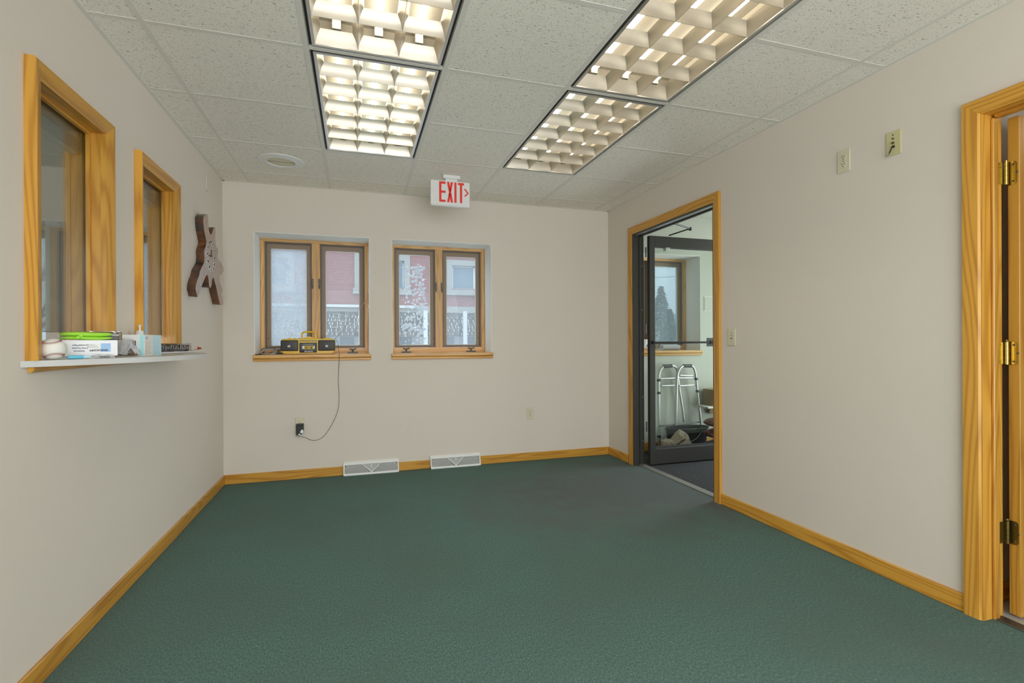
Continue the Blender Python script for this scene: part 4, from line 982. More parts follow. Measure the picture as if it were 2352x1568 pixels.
# green pouch
gp = thing('pencil_pouch', 'lime green silicone pencil pouch with a clasp', 'pouch', (fx0, fy0, RZ0_+RH+0.0005), ang)
def pouch(z0, z1, x0, x1, y0, y1):
    bm = BM(); n = 24; rings = []
    for i in range(n+1):
        u = i/n; x = x0+(x1-x0)*u; e = min(1, (4*u*(1-u))**0.32*1.0)
        if i in (0, n): e = 0.18
        cyy = (y0+y1)/2; cz = (z0+z1)/2; wob = 0.0012*math.sin(u*7)
        rings.append([bm.verts.new((x, cyy+(y1-y0)/2*e*math.copysign(abs(math.cos(q))**0.6, math.cos(q)), cz+wob+(z1-z0)/2*e*math.copysign(abs(math.sin(q))**0.7, math.sin(q)))) for q in [2*PI*k/14 for k in range(14)]])
    for a, b in zip(rings, rings[1:]):
        for k in range(14): bm.faces.new([a[k], a[(k+1) % 14], b[(k+1) % 14], b[k]])
    bm.faces.new(rings[0][::-1]); bm.faces.new(rings[-1]); bmesh.ops.recalc_face_normals(bm, faces=bm.faces); return bm
px0, px1 = 0.044, 0.196
obj('pouch_bottom', pouch(0.0, 0.0135, px0, px1, 0.0, 0.075), 'green', gp, smooth='all', local=True)
obj('pouch_lid', pouch(0.0115, 0.0300, px0, px1, -0.001, 0.076), 'green', gp, smooth='all', local=True)
obj('clasp', sphere(BM(), (0.100, -0.001, 0.0150), 0.0075, 1.0, 0.7, 0.8, 14, 10), 'green', gp, smooth='all', local=True)
obj('clasp', sphere(BM(), (0.0905, -0.002, 0.0085), 0.0075, 1.0, 0.7, 0.8, 14, 10), 'green', gp, smooth='all', local=True)
# black packet under clear wrap, on the ream behind the pouch
def shrink(bm, a, rnd):
    for v in bm.verts: v.co += Vector([rnd.uniform(-a, a) for _ in range(3)])
bp = thing('black_packet', 'small black packet in clear plastic behind the green pouch', 'packet', (fx0, fy0, RZ0_+RH+0.0005), ang)
obj('packet_body', bx(BM(), 0.150, 0.228, 0.095, 0.170, 0.0, 0.026, 0.003), 'black', bp, local=True)
bm = BM(); bx(bm, 0.146, 0.236, 0.092, 0.173, 0.0, 0.030, 0.002); obj('clear_wrap', bm, 'clearplastic', bp, local=True)
obj('clear_lid', bx(BM(), 0.135, 0.228, 0.090, 0.175, 0.0305, 0.0345, 0.001), 'clearplastic', bp, local=True)
obj('white_strip', bx(BM(), 0.152, 0.226, 0.0915, 0.094, 0.018, 0.021), 'whiteplastic', bp, local=True)
# tissue / mask box
tb_ = thing('tissue_box', 'open pale blue and white cardboard box with white tissue', 'box', (-0.856, 2.470, ZSH), 0)
def shp(u, v, Zz):
    d_ = _cam2world(((u-1176)/FPX, 1.0, (784-v)/FPX)); return d_
# box corner facing the camera; long printed side runs away along the shelf
Bx, By = -0.880, 2.545
tb_.matrix_basis = Matrix.Translation((Bx, By, ZSH)) @ Matrix.Rotation(PI/2, 4, 'Z')
BL, BWd, BHt = 0.197, 0.098, 0.092
# carton walls (front end is torn open)
cb = BM(); bx(cb, 0, BL, 0, 0.002, 0, BHt); bx(cb, 0, BL, BWd-0.002, BWd, 0, BHt); bx(cb, 0, BL, 0.002, BWd-0.002, 0, 0.002); bx(cb, BL-0.002, BL, 0.002, BWd-0.002, 0.002, BHt); bx(cb, 0.0, BL, 0.002, BWd-0.002, BHt-0.002, BHt)
bx(cb, 0.0, 0.002, 0.002, 0.030, 0.002, BHt-0.002); bx(cb, 0.0, 0.002, 0.030, BWd-0.002, 0.066, BHt-0.002)
obj('carton', cb, 'whiteplastic', tb_, local=True)
obj('teal_band', bx(BM(), -0.0006, 0.0, 0.001, 0.016, 0, BHt), 'tealprint', tb_, local=True)
for i in range(5): obj('print_block', bx(BM(), -0.0010, 0.0, 0.019, 0.026, 0.012+0.011*i, 0.019+0.011*i), 'paleblue', tb_, local=True)
obj('cream_panel', bx(BM(), 0.004, 0.098, -0.0006, 0.0, 0, BHt), 'cream', tb_, local=True)
prism(bm := BM(), [(0.098, 0.0), (0.092, 0.03), (0.091, 0.065), (0.099, BHt), (BL, BHt), (BL, 0)], -0.0007, 0.0, 'xz'); obj('blue_panel', bm, 'paleblue', tb_, local=True)
obj('blue_square', bx(BM(), 0.014, 0.036, -0.0010, 0.0, 0.072, 0.084), 'bluepanel', tb_, local=True)
for i in range(7):
    obj('print_line', bx(BM(), 0.012, 0.080-(i % 3)*0.008, -0.0010, 0.0, 0.012+i*0.0076, 0.0127+i*0.0076), 'steelgrey', tb_, local=True)
    obj('print_line', bx(BM(), 0.104, 0.182-(i % 2)*0.012, -0.0011, 0.0, 0.014+i*0.0078, 0.0148+i*0.0078), 'bluepanel', tb_, local=True)
# torn end: cardboard and paper
obj('inner_card', bx(BM(), 0.020, 0.022, 0.004, BWd-0.004, 0.004, BHt-0.006), 'cardboard', tb_, local=True)
def crumple(name, parent, m, pts, amp, seed, thick=0.0006):
    """sheet spanned by four corners, creased by noise"""
    rnd = Vector((seed, seed*1.7, seed*0.3)); bm = BM(); n = 12; g_ = []
    for i in range(n+1):
        row = []
        for j in range(n+1):
            u, v = i/n, j/n
            p = (pts[0]*(1-u)*(1-v)+pts[1]*u*(1-v)+pts[2]*u*v+pts[3]*(1-u)*v)
            d_ = mnoise.noise_vector(Vector((u*3.1, v*3.1, 0))+rnd)*amp
            row.append(bm.verts.new(p+d_))
        g_.append(row)
    for i in range(n):
        for j in range(n): bm.faces.new([g_[i][j], g_[i+1][j], g_[i+1][j+1], g_[i][j+1]])
    r_ = bmesh.ops.solidify(bm, geom=list(bm.faces), thickness=thick)
    return obj(name, bm, m, parent, local=True)
V3 = lambda *a: Vector(a)
crumple('tissue', tb_, 'paper', [V3(-0.075, 0.030, 0.008), V3(-0.060, 0.088, 0.006), V3(-0.010, 0.090, 0.074), V3(-0.030, 0.030, 0.072)], 0.007, 3.1)
crumple('carton_flap', tb_, 'paper', [V3(-0.060, 0.014, 0.006), V3(-0.004, 0.010, 0.016), V3(-0.002, 0.030, 0.046), V3(-0.052, 0.040, 0.050)], 0.008, 5.7)
crumple('carton_flap', tb_, 'cream', [V3(-0.002, 0.030, 0.010), V3(-0.002, 0.060, 0.012), V3(-0.010, 0.080, 0.066), V3(-0.002, 0.034, 0.070)], 0.005, 9.2)
crumple('brown_tab', tb_, 'cardboard', [V3(-0.066, 0.016, 0.004), V3(-0.032, 0.010, 0.004), V3(-0.034, 0.016, 0.013), V3(-0.064, 0.026, 0.012)], 0.003, 2.2)
# clear pump bottle standing behind the box
pb = thing('pump_bottle', 'clear squeeze bottle with white flip cap behind the tissue box', 'bottle', (-0.984, 2.795, ZSH))
obj('bottle_body', lathe(BM(), [(0, 0.0005), (0.026, 0.0005), (0.028, 0.006), (0.028, 0.066), (0.024, 0.078), (0.014, 0.086), (0.013, 0.092), (0, 0.092)], (0, 0, 0), n=24), 'clearplastic', pb, smooth=True, local=True)
obj('ribbed_collar', lathe(BM(), [(0.0145, 0.086), (0.0165, 0.088), (0.0155, 0.112), (0.013, 0.114), (0, 0.114)], (0, 0, 0), n=24), 'whiteplastic', pb, smooth=True, local=True)
obj('nozzle', lathe(BM(), [(0.0060, 0.113), (0.0035, 0.124), (0.0045, 0.136), (0.0080, 0.140), (0.0080, 0.142), (0, 0.142)], (0, 0, 0), n=16), 'whiteplastic', pb, smooth=True, local=True)
# second black packet lying by the far casing
b2 = thing('black_packet', 'long black packet in crinkled clear wrap beside the tissue box', 'packet', (-0.960, 2.975, ZSH), math.radians(84))
obj('packet_body', bx(BM(), 0.0, 0.350, 0.0, 0.050, 0.010, 0.045, 0.005, 2), 'black', b2, local=True)
obj('white_sheet', bx(BM(), -0.004, 0.356, -0.003, 0.054, 0.0004, 0.009, 0.002), 'paper', b2, local=True)
bm = BM(); bx(bm, -0.004, 0.364, -0.004, 0.056, 0.0095, 0.052); bmesh.ops.subdivide_edges(bm, edges=bm.edges, cuts=5, use_grid_fill=True); shrink(bm, 0.0018, random.Random(4)); obj('clear_wrap', bm, 'clearplastic', b2, local=True)
for i in range(12):
    rnd = random.Random(i+20); x = 0.02+i*0.028
    obj('wrap_crease', tube(BM(), [(x, -0.0048, 0.016+rnd.random()*0.01), (x+0.006, -0.0050, 0.028), (x+0.010*rnd.uniform(-1, 1), -0.0048, 0.036+rnd.random()*0.008)], 0.0010, 4), 'whiteplastic', b2, local=True)
rp = thing('red_tip_pen', 'slim grey stick with a red tip at the end of shelf', 'pen', (-0.930, 3.345, ZSH))
obj('stick', tube(BM(), [(-0.945, 3.345, ZSH+0.0025), (-0.900, 3.372, ZSH+0.018)], 0.0016, 6), 'greycable', rp)
prism(bm := BM(), [(-0.902, ZSH+0.014), (-0.892, ZSH+0.016), (-0.876, ZSH+0.020), (-0.880, ZSH+0.028), (-0.898, ZSH+0.032), (-0.896, ZSH+0.024)], 3.368, 3.380, 'xz'); obj('red_tip', bm, 'redtip', rp)
# aqua marker and crumpled wrapper along the front edge
mk = thing('aqua_marker', 'stubby light blue marker lying at the shelf front', 'marker', (-0.945, 2.155, ZSH), math.radians(38))
obj('barrel', lathe(BM(), [(0, -0.030), (0.004, -0.030), (0.0068, -0.024), (0.0068, 0.010), (0.006, 0.014), (0, 0.014)], (0, 0, 0.007), 'x', 14), 'aqua', mk, smooth=True, local=True)
obj('cap', lathe(BM(), [(0, 0.013), (0.0050, 0.013), (0.0058, 0.018), (0.0052, 0.032), (0.003, 0.035), (0, 0.035)], (0, 0, 0.007), 'x', 14), 'paleblue', mk, smooth=True, local=True)
wr = thing('crumpled_wrapper', 'crumpled white wrapper with grey print at the shelf front', 'wrapper', (-0.895, 2.222, ZSH), math.radians(35))
crumple('wrapper_sheet', wr, 'paper', [V3(-0.030, -0.010, 0.006), V3(0.030, -0.012, 0.006), V3(0.028, 0.016, 0.012), V3(-0.028, 0.014, 0.014)], 0.006, 7.3)
obj('grey_print', bx(BM(), -0.016, 0.014, -0.0125, -0.0115, 0.004, 0.008), 'steelgrey', wr, local=True)
# ================================================================== VESTIBULE THINGS
wk = thing('folding_walker', 'folded aluminium walker with grey foam grips behind the glass door', 'walker', (3.18, 4.46, 0))
def vp(u, v, Y=4.455): return farpt(u, v, Y)
def uframe(P, r=0.0125): return tube(BM(), catmull(P, 6), r, 10)
YW = 4.470
A_ = [vp(1514, 1030, YW), vp(1513.5, 950, YW), vp(1513, 880, YW), vp(1515, 855, YW), vp(1521, 844, YW), vp(1530, 840.5, YW), vp(1545, 840, YW), vp(1552, 844, YW), vp(1555.5, 852, YW), vp(1560, 890, YW), vp(1567, 935, YW), vp(1571, 968, YW)]
A_[0].z = 0.02
YW2 = 4.440
B_ = [vp(1551, 1025, YW2), vp(1553, 950, YW2), vp(1555, 880, YW2), vp(1557, 857, YW2), vp(1563, 844, YW2), vp(1573, 840, YW2), vp(1587, 840, YW2), vp(1594, 846, YW2), vp(1598, 862, YW2), vp(1602, 900, YW2), vp(1607, 945, YW2), vp(1613, 1000, YW2), vp(1617, 1035, YW2)]
B_[0].z = 0.02; B_[-1].z = 0.02
obj('side_frame', uframe(A_), 'alu', wk, smooth='all'); obj('side_frame', uframe(B_), 'alu', wk, smooth='all')
for q, Y in (([(1524, 841.0), (1543, 840)], YW), ([(1570, 840), (1588, 840)], YW2)):
    obj('foam_grip', tube(BM(), [vp(*q[0], Y), vp(*q[1], Y)], 0.0185, 12), 'charcoal', wk, smooth=True)
for q in ([(1516, 870), (1552, 868)], [(1519, 886), (1549, 885)], [(1558, 868), (1598, 868)], [(1561, 886), (1598, 884)], [(1562, 862), (1594, 863)]):
    obj('cross_brace', tube(BM(), [vp(*q[0], 4.452), vp(*q[1], 4.452)], 0.0085, 8), 'alu', wk, smooth=True)
obj('cross_brace', tube(BM(), [vp(1515, 978, 4.455), vp(1560, 975, 4.455), vp(1612, 968, 4.455)], 0.008, 8), 'steelgrey', wk, smooth=True)
for q in ((1513, 873, YW), (1513.5, 902, YW), (1514, 1002, YW), (1599, 870, YW2), (1602, 898, YW2)):
    p_ = vp(*q); obj('leg_collar', lathe(BM(), [(0, -0.012), (0.0185, -0.012), (0.0185, 0.012), (0, 0.012)], p_, n=12), 'charcoal', wk, smooth=True)
for p_ in (A_[0], B_[0], B_[-1]): obj('rubber_foot', lathe(BM(), [(0, -0.020), (0.018, -0.020), (0.016, 0.025), (0, 0.025)], p_, n=12), 'charcoal', wk, smooth=True)
# bucket
bk = thing('black_bucket', 'wide oval black bucket standing before the folded walker', 'bucket', (3.19, 4.305, 0))
bm = BM(); lathe(bm, [(0.0, 0.002), (0.200, 0.002), (0.206, 0.010), (0.238, 0.245), (0.250, 0.250), (0.252, 0.262), (0.245, 0.266), (0.234, 0.262), (0.200, 0.014), (0, 0.010)], (0, 0, 0), n=40, sy=0.45); obj('bucket_shell', bm, 'black', bk, smooth=True, local=True)
obj('pivot_ear', lathe(BM(), [(0.014, -0.004), (0.014, 0.004), (0, 0.006)], (0.085, -0.106, 0.222), 'y', 14), 'steelgrey', bk, smooth=True, local=True)
obj('bail_handle', tube(BM(), catmull([(0.085, -0.110, 0.222), (0.050, -0.114, 0.190), (0.020, -0.114, 0.165), (-0.05, -0.116, 0.14), (-0.12, -0.11, 0.15)], 5), 0.003, 6), 'alu', bk, smooth=True, local=True)
# crumpled kraft bag
m = mat('kraft_paper', (0.56, 0.42, 0.31), 0.85); t = NT(m); n1 = t.noise(t.pos(), 26, 4, 0.6, 1.0); t.base(t.ramp(n1, [(0.3, (0.44, 0.32, 0.23)), (0.7, (0.66, 0.52, 0.41))])); t.bump(n1, 0.8, 0.02); M['kraft'] = m
kb = thing('paper_sack', 'crumpled brown paper sack with dark print leaning on the bucket', 'paper sack', (2.98, 4.085, 0))
def lump(name, outline, y0, y1, seed, m, parent):
    """crumpled sack: an outline in the x-z plane puffed out in depth and creased by noise"""
    bm = BM(); n = 10; cx = sum(p[0] for p in outline)/len(outline); cz = sum(p[1] for p in outline)/len(outline)
    yc = (y0+y1)/2; rings = []
    for side, sgn in ((0, -1), (1, 1)):
        prev = None
        for k in range(n, -1, -1) if side == 0 else range(0, n+1):
            pass
    loops = []
    for k in range(-n, n+1):
        f = math.cos(k/n*PI/2)**0.55; yy = yc+math.sin(k/n*PI/2)*(y1-y0)/2
        if abs(k) == n: f = 0.12
        ring = []
        for (x, z) in outline:
            p = Vector((cx+(x-cx)*f, yy, cz+(z-cz)*f))
            d_ = mnoise.noise_vector(p*16+Vector((seed, 0, 0)))*0.016+mnoise.noise_vector(p*42+Vector((seed, 3, 0)))*0.006
            d_.y *= 0.8
            q = p+d_; q.z = max(q.z, 0.001); q.y = min(max(q.y, y0), y1); ring.append(bm.verts.new(q))
        loops.append(ring)
    m_ = len(outline)
    for a, b in zip(loops, loops[1:]):
        for i in range(m_): bm.faces.new([a[i], a[(i+1) % m_], b[(i+1) % m_], b[i]])
    bm.faces.new(loops[0]); bm.faces.new(loops[-1][::-1]); bmesh.ops.recalc_face_normals(bm, faces=bm.faces)
    return obj(name, bm, m, parent)
def dense(P, k=4):
    out = []
    for i in range(len(P)):
        a, b = P[i], P[(i+1) % len(P)]
        for j in range(k): out.append((a[0]+(b[0]-a[0])*j/k, a[1]+(b[1]-a[1])*j/k))
    return out
pk = [(1519, 1040), (1520, 1012), (1530, 1009), (1541, 1011), (1545, 1007), (1548, 1000), (1556, 992), (1564, 988), (1570, 990), (1576, 1000), (1582, 1011), (1585, 1022), (1592, 1020), (1598, 1023), (1594, 1032), (1588, 1045)]
ko = [(lambda p: (p.x, max(p.z, 0.0)))(farpt(u, v, 4.085)) for u, v in pk]
ko = [(x, z if i not in (0, len(ko)-1) else 0.0) for i, (x, z) in enumerate(ko)]
lump('sack_body', dense(ko, 5), 4.025, 4.155, 1.3, 'kraft', kb)
for i in range(13):
    u = 1541+i*2.7; v = 1030-i*1.75; p_ = farpt(u, v, 4.026)
    r_ = random.Random(i); obj('print_mark', bx(BM(), p_.x-0.0045, p_.x+0.0045, 4.0225, 4.030, p_.z-0.008, p_.z+0.004+0.006*r_.random()), 'ink', kb)
# stacked pellet bags
m = mat('printed_pellet_bag', (0.20, 0.05, 0.03), 0.3); t = NT(m)
n1 = t.noise(t.pos((1, 1, 1.6)), 22, 3, 0.6); t.base(t.ramp(n1, [(0.38, (0.02, 0.02, 0.025)), (0.48, (0.20, 0.045, 0.03)), (0.62, (0.30, 0.09, 0.05)), (0.72, (0.60, 0.58, 0.58))])); t.bump(n1, 0.3, 0.01); M['pelletbag'] = m
for i, (zc, h, xo, lab) in enumerate(((0.085, 0.165, 3.235, 'lowest red printed pellet bag of the stack right of bucket'), (0.222, 0.115, 3.270, 'middle printed pellet bag of the stack right of bucket'), (0.332, 0.110, 3.268, 'topmost printed pellet bag of the stack right of bucket'))):
    pb_ = thing('pellet_bag', lab, 'bag', (xo+0.22, 4.10, zc-h/2), group='stacked pellet bags')
    bm = BM(); nn, mm = 22, 14; rows = []
    for a in range(nn+1):
        u = a/nn; e = max((4*u*(1-u)), 0.0)**0.42; ring = []
        if a in (0, nn): e = 0.10
        for b in range(mm):
            q = 2*PI*b/mm
            x = xo+u*0.44; y = 4.112+0.078*(0.55+0.45*e)*math.copysign(abs(math.cos(q))**0.75, math.cos(q)); z = zc+(h/2)*e*math.copysign(abs(math.sin(q))**0.75, math.sin(q))*0.98
            d_ = mnoise.noise_vector(Vector((x, y, z))*18)*0.006*e
            ring.append(bm.verts.new((x+d_.x, y+d_.y, max(z, 0.001+zc-h/2))))
        rows.append(ring)
    for a, b in zip(rows, rows[1:]):
        for k in range(mm): bm.faces.new([a[k], a[(k+1) % mm], b[(k+1) % mm], b[k]])
    bm.faces.new(rows[0][::-1]); bm.faces.new(rows[-1]); bmesh.ops.recalc_face_normals(bm, faces=bm.faces)
    obj('bag_skin', bm, 'pelletbag', pb_, smooth='all')
    lx = xo+0.085-pb_.location.x
    if i == 0:
        text('lettering', 'DEA', 0.048, 'whiteplastic', pb_, frame3((lx+0.010, 4.030-4.10, 0.100), (1, 0, -0.22), (0.22, 0, 1)), 0.002, 0.0012, 0.85)
        text('lettering', 'LIEV', 0.040, 'whiteplastic', pb_, frame3((lx+0.016, 4.028-4.10, 0.060), (1, 0, -0.22), (0.22, 0, 1)), 0.002, 0.0012, 0.8)
# little wall shelf with a cardboard box
ws = thing('wall_bracket_shelf', 'small grey wooden ledge at the vestibule wall behind the bags', 'shelf', (3.72, 4.4, 0.43))
box('ledge_board', 'cream', ws, 3.44, 4.00, 4.300, 4.506, 0.438, 0.455, bev=0.002); box('ledge_support', 'cardboard', ws, 3.60, 3.98, 4.47, 4.506, 0.36, 0.438)
cbx = thing('cardboard_box', 'brown cardboard box on the little wall ledge', 'box', (3.66, 4.42, 0.4555))
box('carton', 'cardboard', cbx, 3.535, 3.80, 4.34, 4.50, 0.4557, 0.625, bev=0.002); box('carton_flap', 'cardboard', cbx, 3.54, 3.795, 4.335, 4.3395, 0.60, 0.626)
nb = thing('wall_notice', 'small white panel on the vestibule wall beside the window', 'panel', (3.63, YB, 1.535))
box('panel_cover', 'wall_green', nb, 3.570, 3.700, YB-0.008, YB-0.0005, 1.462, 1.607, bev=0.002); box('panel_rim', 'cream', nb, 3.564, 3.706, YB-0.004, YB-0.0005, 1.456, 1.613)
# on the vestibule sill
rl = thing('paper_roll', 'loosely rolled white paper on the vestibule window sill', 'paper roll', (3.14, 4.56, ZS+0.001))
bm = BM(); P = []
for i in range(26):
    a = -0.5+i*0.32; r_ = 0.020+0.0006*i; P.append((math.cos(a)*r_*1.25, 0.030+math.sin(a)*r_))
L0 = [bm.verts.new((3.05+0.020*(p[1]/0.05), 4.555+p[0], ZS+0.0015+max(p[1], 0.0))) for p in P]; L1 = [bm.verts.new((3.285, 4.570+p[0], ZS+0.0015+max(p[1]*1.05, 0.0))) for p in P]
for i in range(len(P)-1): bm.faces.new([L0[i], L0[i+1], L1[i+1], L1[i]])
bmesh.ops.solidify(bm, geom=list(bm.faces), thickness=0.0006); obj('rolled_sheet', bm, 'paper', rl, smooth='all')
crumple('loose_corner', rl, 'paper', [V3(-0.16, -0.03, 0.002), V3(-0.06, -0.035, 0.010), V3(-0.06, 0.02, 0.02), V3(-0.13, 0.03, 0.012)], 0.006, 1.9)
yb = thing('yellow_carton', 'white, yellow and blue carton tilted on the vestibule sill', 'carton', (2.955, 4.66, ZS+0.001))
tl = Matrix.Rotation(math.radians(14), 4, 'Y')
def tilt(bm): bmesh.ops.transform(bm, matrix=tl, verts=bm.verts); return bm
obj('carton_body', tilt(bx(BM(), -0.05, 0.05, -0.02, 0.02, 0.014, 0.11, 0.002)), 'whiteplastic', yb, local=True)
obj('yellow_band', tilt(bx(BM(), 0.012, 0.051, -0.021, -0.019, 0.013, 0.111)), 'yellow', yb, local=True)
text('lettering', 'UNTY', 0.030, 'ink', yb, tl @ frame3((-0.012, -0.0212, 0.066), (0.35, 0, 1), (-1, 0, 0.35)), 0.0006, 0.0006)
cp = thing('plastic_cup', 'clear crumpled plastic cup on the vestibule sill', 'cup', (3.07, 4.64, ZS+0.001))
obj('cup_wall', lathe(BM(), [(0, 0.0005), (0.018, 0.0005), (0.025, 0.058), (0.023, 0.058), (0.017, 0.003), (0, 0.003)], (0, 0, 0), n=20), 'clearplastic', cp, smooth=True, local=True)
# ================================================================== OUTSIDE
m = mat('bounce_pale_asphalt', (0.42, 0.43, 0.44), 0.9); M['asphalt'] = m  # street colour made pale to bounce light up into the window reveals
struct('ground_street', bx(BM(), -70, 90, YO, 120, -0.9, -0.6), 'asphalt', 'grey street surface outside the windows', 'street')
m = mat('red_brick', (0.4, 0.15, 0.12), 0.85); t = NT(m); br = t.new('ShaderNodeTexBrick')
g = t.new('ShaderNodeNewGeometry'); sx = t.new('ShaderNodeSeparateXYZ'); cb3 = t.new('ShaderNodeCombineXYZ'); t.link(g.outputs['Position'], sx.inputs[0]); t.link(sx.outputs[0], cb3.inputs[0]); t.link(sx.outputs[2], cb3.inputs[1]); t.link(cb3.outputs[0], br.inputs['Vector'])
br.inputs['Color1'].default_value = (0.22, 0.050, 0.042, 1); br.inputs['Color2'].default_value = (0.18, 0.038, 0.034, 1); br.inputs['Mortar'].default_value = (0.20, 0.14, 0.12, 1)
br.inputs['Scale'].default_value = 1.0; br.inputs['Brick Width'].default_value = 0.21; br.inputs['Row Height'].default_value = 0.075; br.inputs['Mortar Size'].default_value = 0.010; t.base(br.outputs['Color']); M['brick'] = m
M['stone'] = mat('pale_limestone', (0.24, 0.225, 0.20), 0.8); M['fascia'] = mat('white_fascia', (0.42, 0.42, 0.42), 0.6); M['storeglass'] = mat('dark_shop_glass', (0.10, 0.14, 0.17), 0.08)
m = mat('wood_shakes', (0.35, 0.3, 0.24), 0.9); t = NT(m); n1 = t.noise(t.pos((4, 4, 9)), 1.6, 2); t.base(t.ramp(n1, [(0.38, (0.006, 0.006, 0.005)), (0.50, (0.035, 0.029, 0.022)), (0.64, (0.13, 0.11, 0.088))])); M['shake'] = m
bd = thing('brick_building', 'red brick shop building across the street with a shingled awning', 'building', (2, 25, -0.6))
YF = 25.0
wins = [(4.63, 6.95, 3.80, 4.98), (0.20, 2.25, 3.75, 5.10), (-5.2, -3.0, 3.75, 5.0)]
obj('brick_wall', wall_y(BM(), -9.0, 12.5, YF, YF+8, 2.9, 9.0, wins), 'brick', bd)
for (a, b, c_, d_) in wins:
    wf = box('stone_surround', 'stone', bd, a-0.28, a, YF-0.05, YF+0.3, c_-0.05, d_+0.28)
    box('stone_surround', 'stone', bd, b, b+0.28, YF-0.05, YF+0.3, c_-0.05, d_+0.28); box('stone_lintel', 'stone', bd, a, b, YF-0.05, YF+0.3, d_, d_+0.28)
    box('stone_sill', 'stone', bd, a-0.35, b+0.35, YF-0.16, YF+0.3, c_-0.32, c_-0.05)
    bm = BM(); mid = (a+b)/2
    for q in ((a, a+0.07, c_-0.05, d_), (b-0.07, b, c_-0.05, d_), (mid-0.05, mid+0.05, c_-0.05, d_), (a, b, d_-0.07, d_), (a, b, c_-0.05, c_+0.03)): bx(bm, q[0], q[1], YF+0.10, YF+0.2, q[2], q[3])
    obj('window_frame', bm, 'fascia', bd)
    for q in ((a+0.07, mid-0.05), (mid+0.05, b-0.07)): box('window_pane', 'storeglass', bd, *q, YF+0.14, YF+0.16, c_+0.03, d_-0.07)
box('stone_band', 'stone', bd, -9.0, 12.5, YF-0.12, YF+1, 2.58, 2.90); box('fascia_strip', 'fascia', bd, -9.0, 2.9, YF-0.25, YF-0.12, 2.78, 2.90)
sh = BM(); rs = random.Random(5)
for r_ in range(7):
    z0 = 1.42+r_*0.165; yo = YF-1.15+r_*0.15; x = -9.0+rs.random()*0.1
    while x < 12.4:
        w_ = rs.uniform(0.12, 0.30); dz = rs.uniform(-0.035, 0.02)
        vs = [sh.verts.new(p) for p in ((x, yo-0.02-0.03*rs.random(), z0+dz), (x+w_-0.012, yo-0.02-0.03*rs.random(), z0+dz), (x+w_-0.012, yo+0.16, z0+0.19), (x, yo+0.16, z0+0.19), (x, yo+0.03, z0+dz-0.005), (x+w_-0.012, yo+0.03, z0+dz-0.005))]
        sh.faces.new([vs[0], vs[1], vs[2], vs[3]]); sh.faces.new([vs[0], vs[4], vs[5], vs[1]]); x += w_
o = obj('shingle_awning', sh, 'shake', bd); o['kind'] = 'stuff'
box('awning_deck', 'stone', bd, -9.0, 12.4, YF-0.9, YF, 1.40, 1.46)
box('shop_front_wall', 'fascia', bd, -9.0, 12.5, YF, YF+1, -0.6, 1.40)
for a, b in ((-6, -3.4), (-2.6, -1.2), (-0.75, -0.1), (1.5, 2.6), (3.4, 4.7), (5.4, 7.4), (8, 11)): box('shop_window', 'storeglass', bd, a, b, YF-0.03, YF-0.001, -0.2, 1.36)
for x in (-8.8, -2.1, 0.10, 3.02, 4.92, 8.0): box('white_post', 'fascia', bd, x, x+0.19, YF-1.3, YF-1.12, -0.6, 2.60)
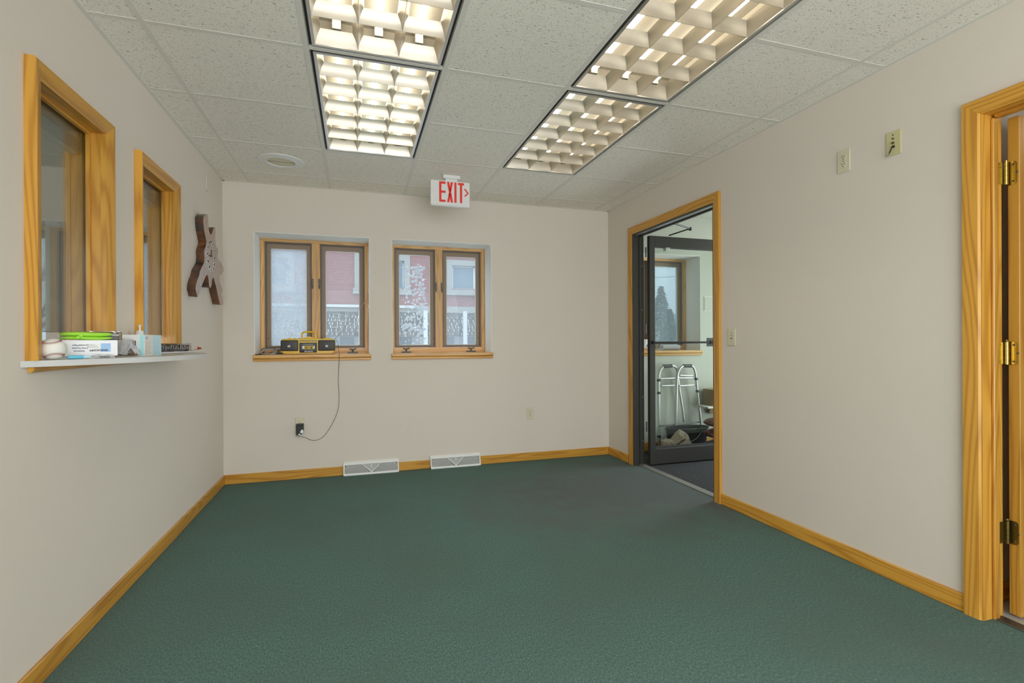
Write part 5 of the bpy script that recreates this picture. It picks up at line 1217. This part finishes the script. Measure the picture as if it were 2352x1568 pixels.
# neighbour house at the far right and trees
hs = thing('far_house', 'small pale house far down the street', 'house', (27, 42, -0.6))
box('house_wall', 'fascia', hs, 24.5, 31, 42, 48, -0.6, 2.4); bm = BM(); prism(bm, [(41.6, 2.35), (48.4, 2.35), (45, 4.3)], 24.1, 31.4, 'yz'); obj('roof', bm, 'storeglass', hs)
for x in (25.6, 28.2): box('house_window', 'storeglass', hs, x, x+1.1, 41.97, 41.999, 0.4, 1.6)
m = mat('frosted_needles', (0.10, 0.16, 0.13), 0.9); M['needles'] = m
M['barkgrey'] = mat('grey_bark', (0.16, 0.14, 0.125), 0.9)
def conifer(x, y, h, label, seed):
    o = thing('conifer_tree', label, 'tree', (x, y, -0.6)); rnd = random.Random(seed)
    obj('trunk', tube(BM(), [(x, y, -0.6), (x, y, -0.6+h)], [0.16, 0.02], 8), 'barkgrey', o)
    bm = BM()
    for k in range(900):
        u = rnd.random()**0.8; z = -0.2+(h-0.3)*u; R_ = (1-u)*h*0.30*rnd.uniform(0.5, 1.05)+0.05; a = rnd.random()*2*PI
        c = Vector((x+math.cos(a)*R_, y+math.sin(a)*R_, z-0.25*R_)); d_ = Vector((math.cos(a), math.sin(a), -0.35)); s_ = Vector((-math.sin(a), math.cos(a), 0.1)); l = rnd.uniform(0.18, 0.40)
        v = [bm.verts.new(p) for p in (c-d_*l, c+s_*l*0.35+Vector((0, 0, 0.05)), c+d_*l*0.7, c-s_*l*0.35+Vector((0, 0, 0.05)))]; bm.faces.new(v)
    f_ = obj('needle_boughs', bm, 'needles', o); f_['kind'] = 'stuff'
conifer(21.5, 32.0, 5.6, 'dark conifer seen through the vestibule window', 2)
conifer(25.0, 36.0, 4.2, 'smaller distant conifer seen through the vestibule window', 6)
def bare(x, y, h, label, seed):
    o = thing('bare_tree', label, 'tree', (x, y, -0.6)); rnd = random.Random(seed)
    tr_ = BM(); br_ = BM()
    def grow(p, d, l, r, lev):
        q = p+d*l; tube(tr_ if lev < 2 else br_, [p, p+d*l*0.5+Vector((rnd.uniform(-1, 1), rnd.uniform(-1, 1), 0))*l*0.05, q], [r, r*0.85, r*0.7], 5 if lev else 8)
        if lev >= 6: return
        for k in range(3 if lev < 4 else 2):
            nd = (d+Vector((rnd.uniform(-1, 1), rnd.uniform(-1, 1), rnd.uniform(-0.2, 0.7)))*0.62).normalized(); grow(q-d*l*rnd.uniform(0, 0.3), nd, l*rnd.uniform(0.62, 0.8), r*0.60, lev+1)
    grow(Vector((x, y, -0.6)), Vector((0, 0, 1)), h*0.26, h*0.018, 0)
    obj('trunk', tr_, 'barkgrey', o); b_ = obj('branches', br_, 'barkgrey', o); b_['kind'] = 'stuff'
bare(-13.2, 26.0, 8.5, 'bare leafless tree outside the office window', 11)
bare(-15.2, 29.0, 8.0, 'second bare tree farther off outside the office window', 15)
ut = thing('power_line', 'sagging overhead power lines beyond the vestibule window', 'power line', (20, 30, 0))
bm = BM()
for k, (z0, z1) in enumerate(((5.2, 6.9), (6.9, 7.6))): tube(bm, [(13.2+16.8*i/12, 29, z0+(z1-z0)*i/12-0.5*math.sin(PI*i/12)) for i in range(13)], 0.014, 5)
obj('wires', bm, 'black', ut)
for x in (13.2, 30.0): obj('pole', tube(BM(), [(x, 29, -0.6), (x, 29, 7.8)], [0.14, 0.10], 8), 'barkgrey', ut)
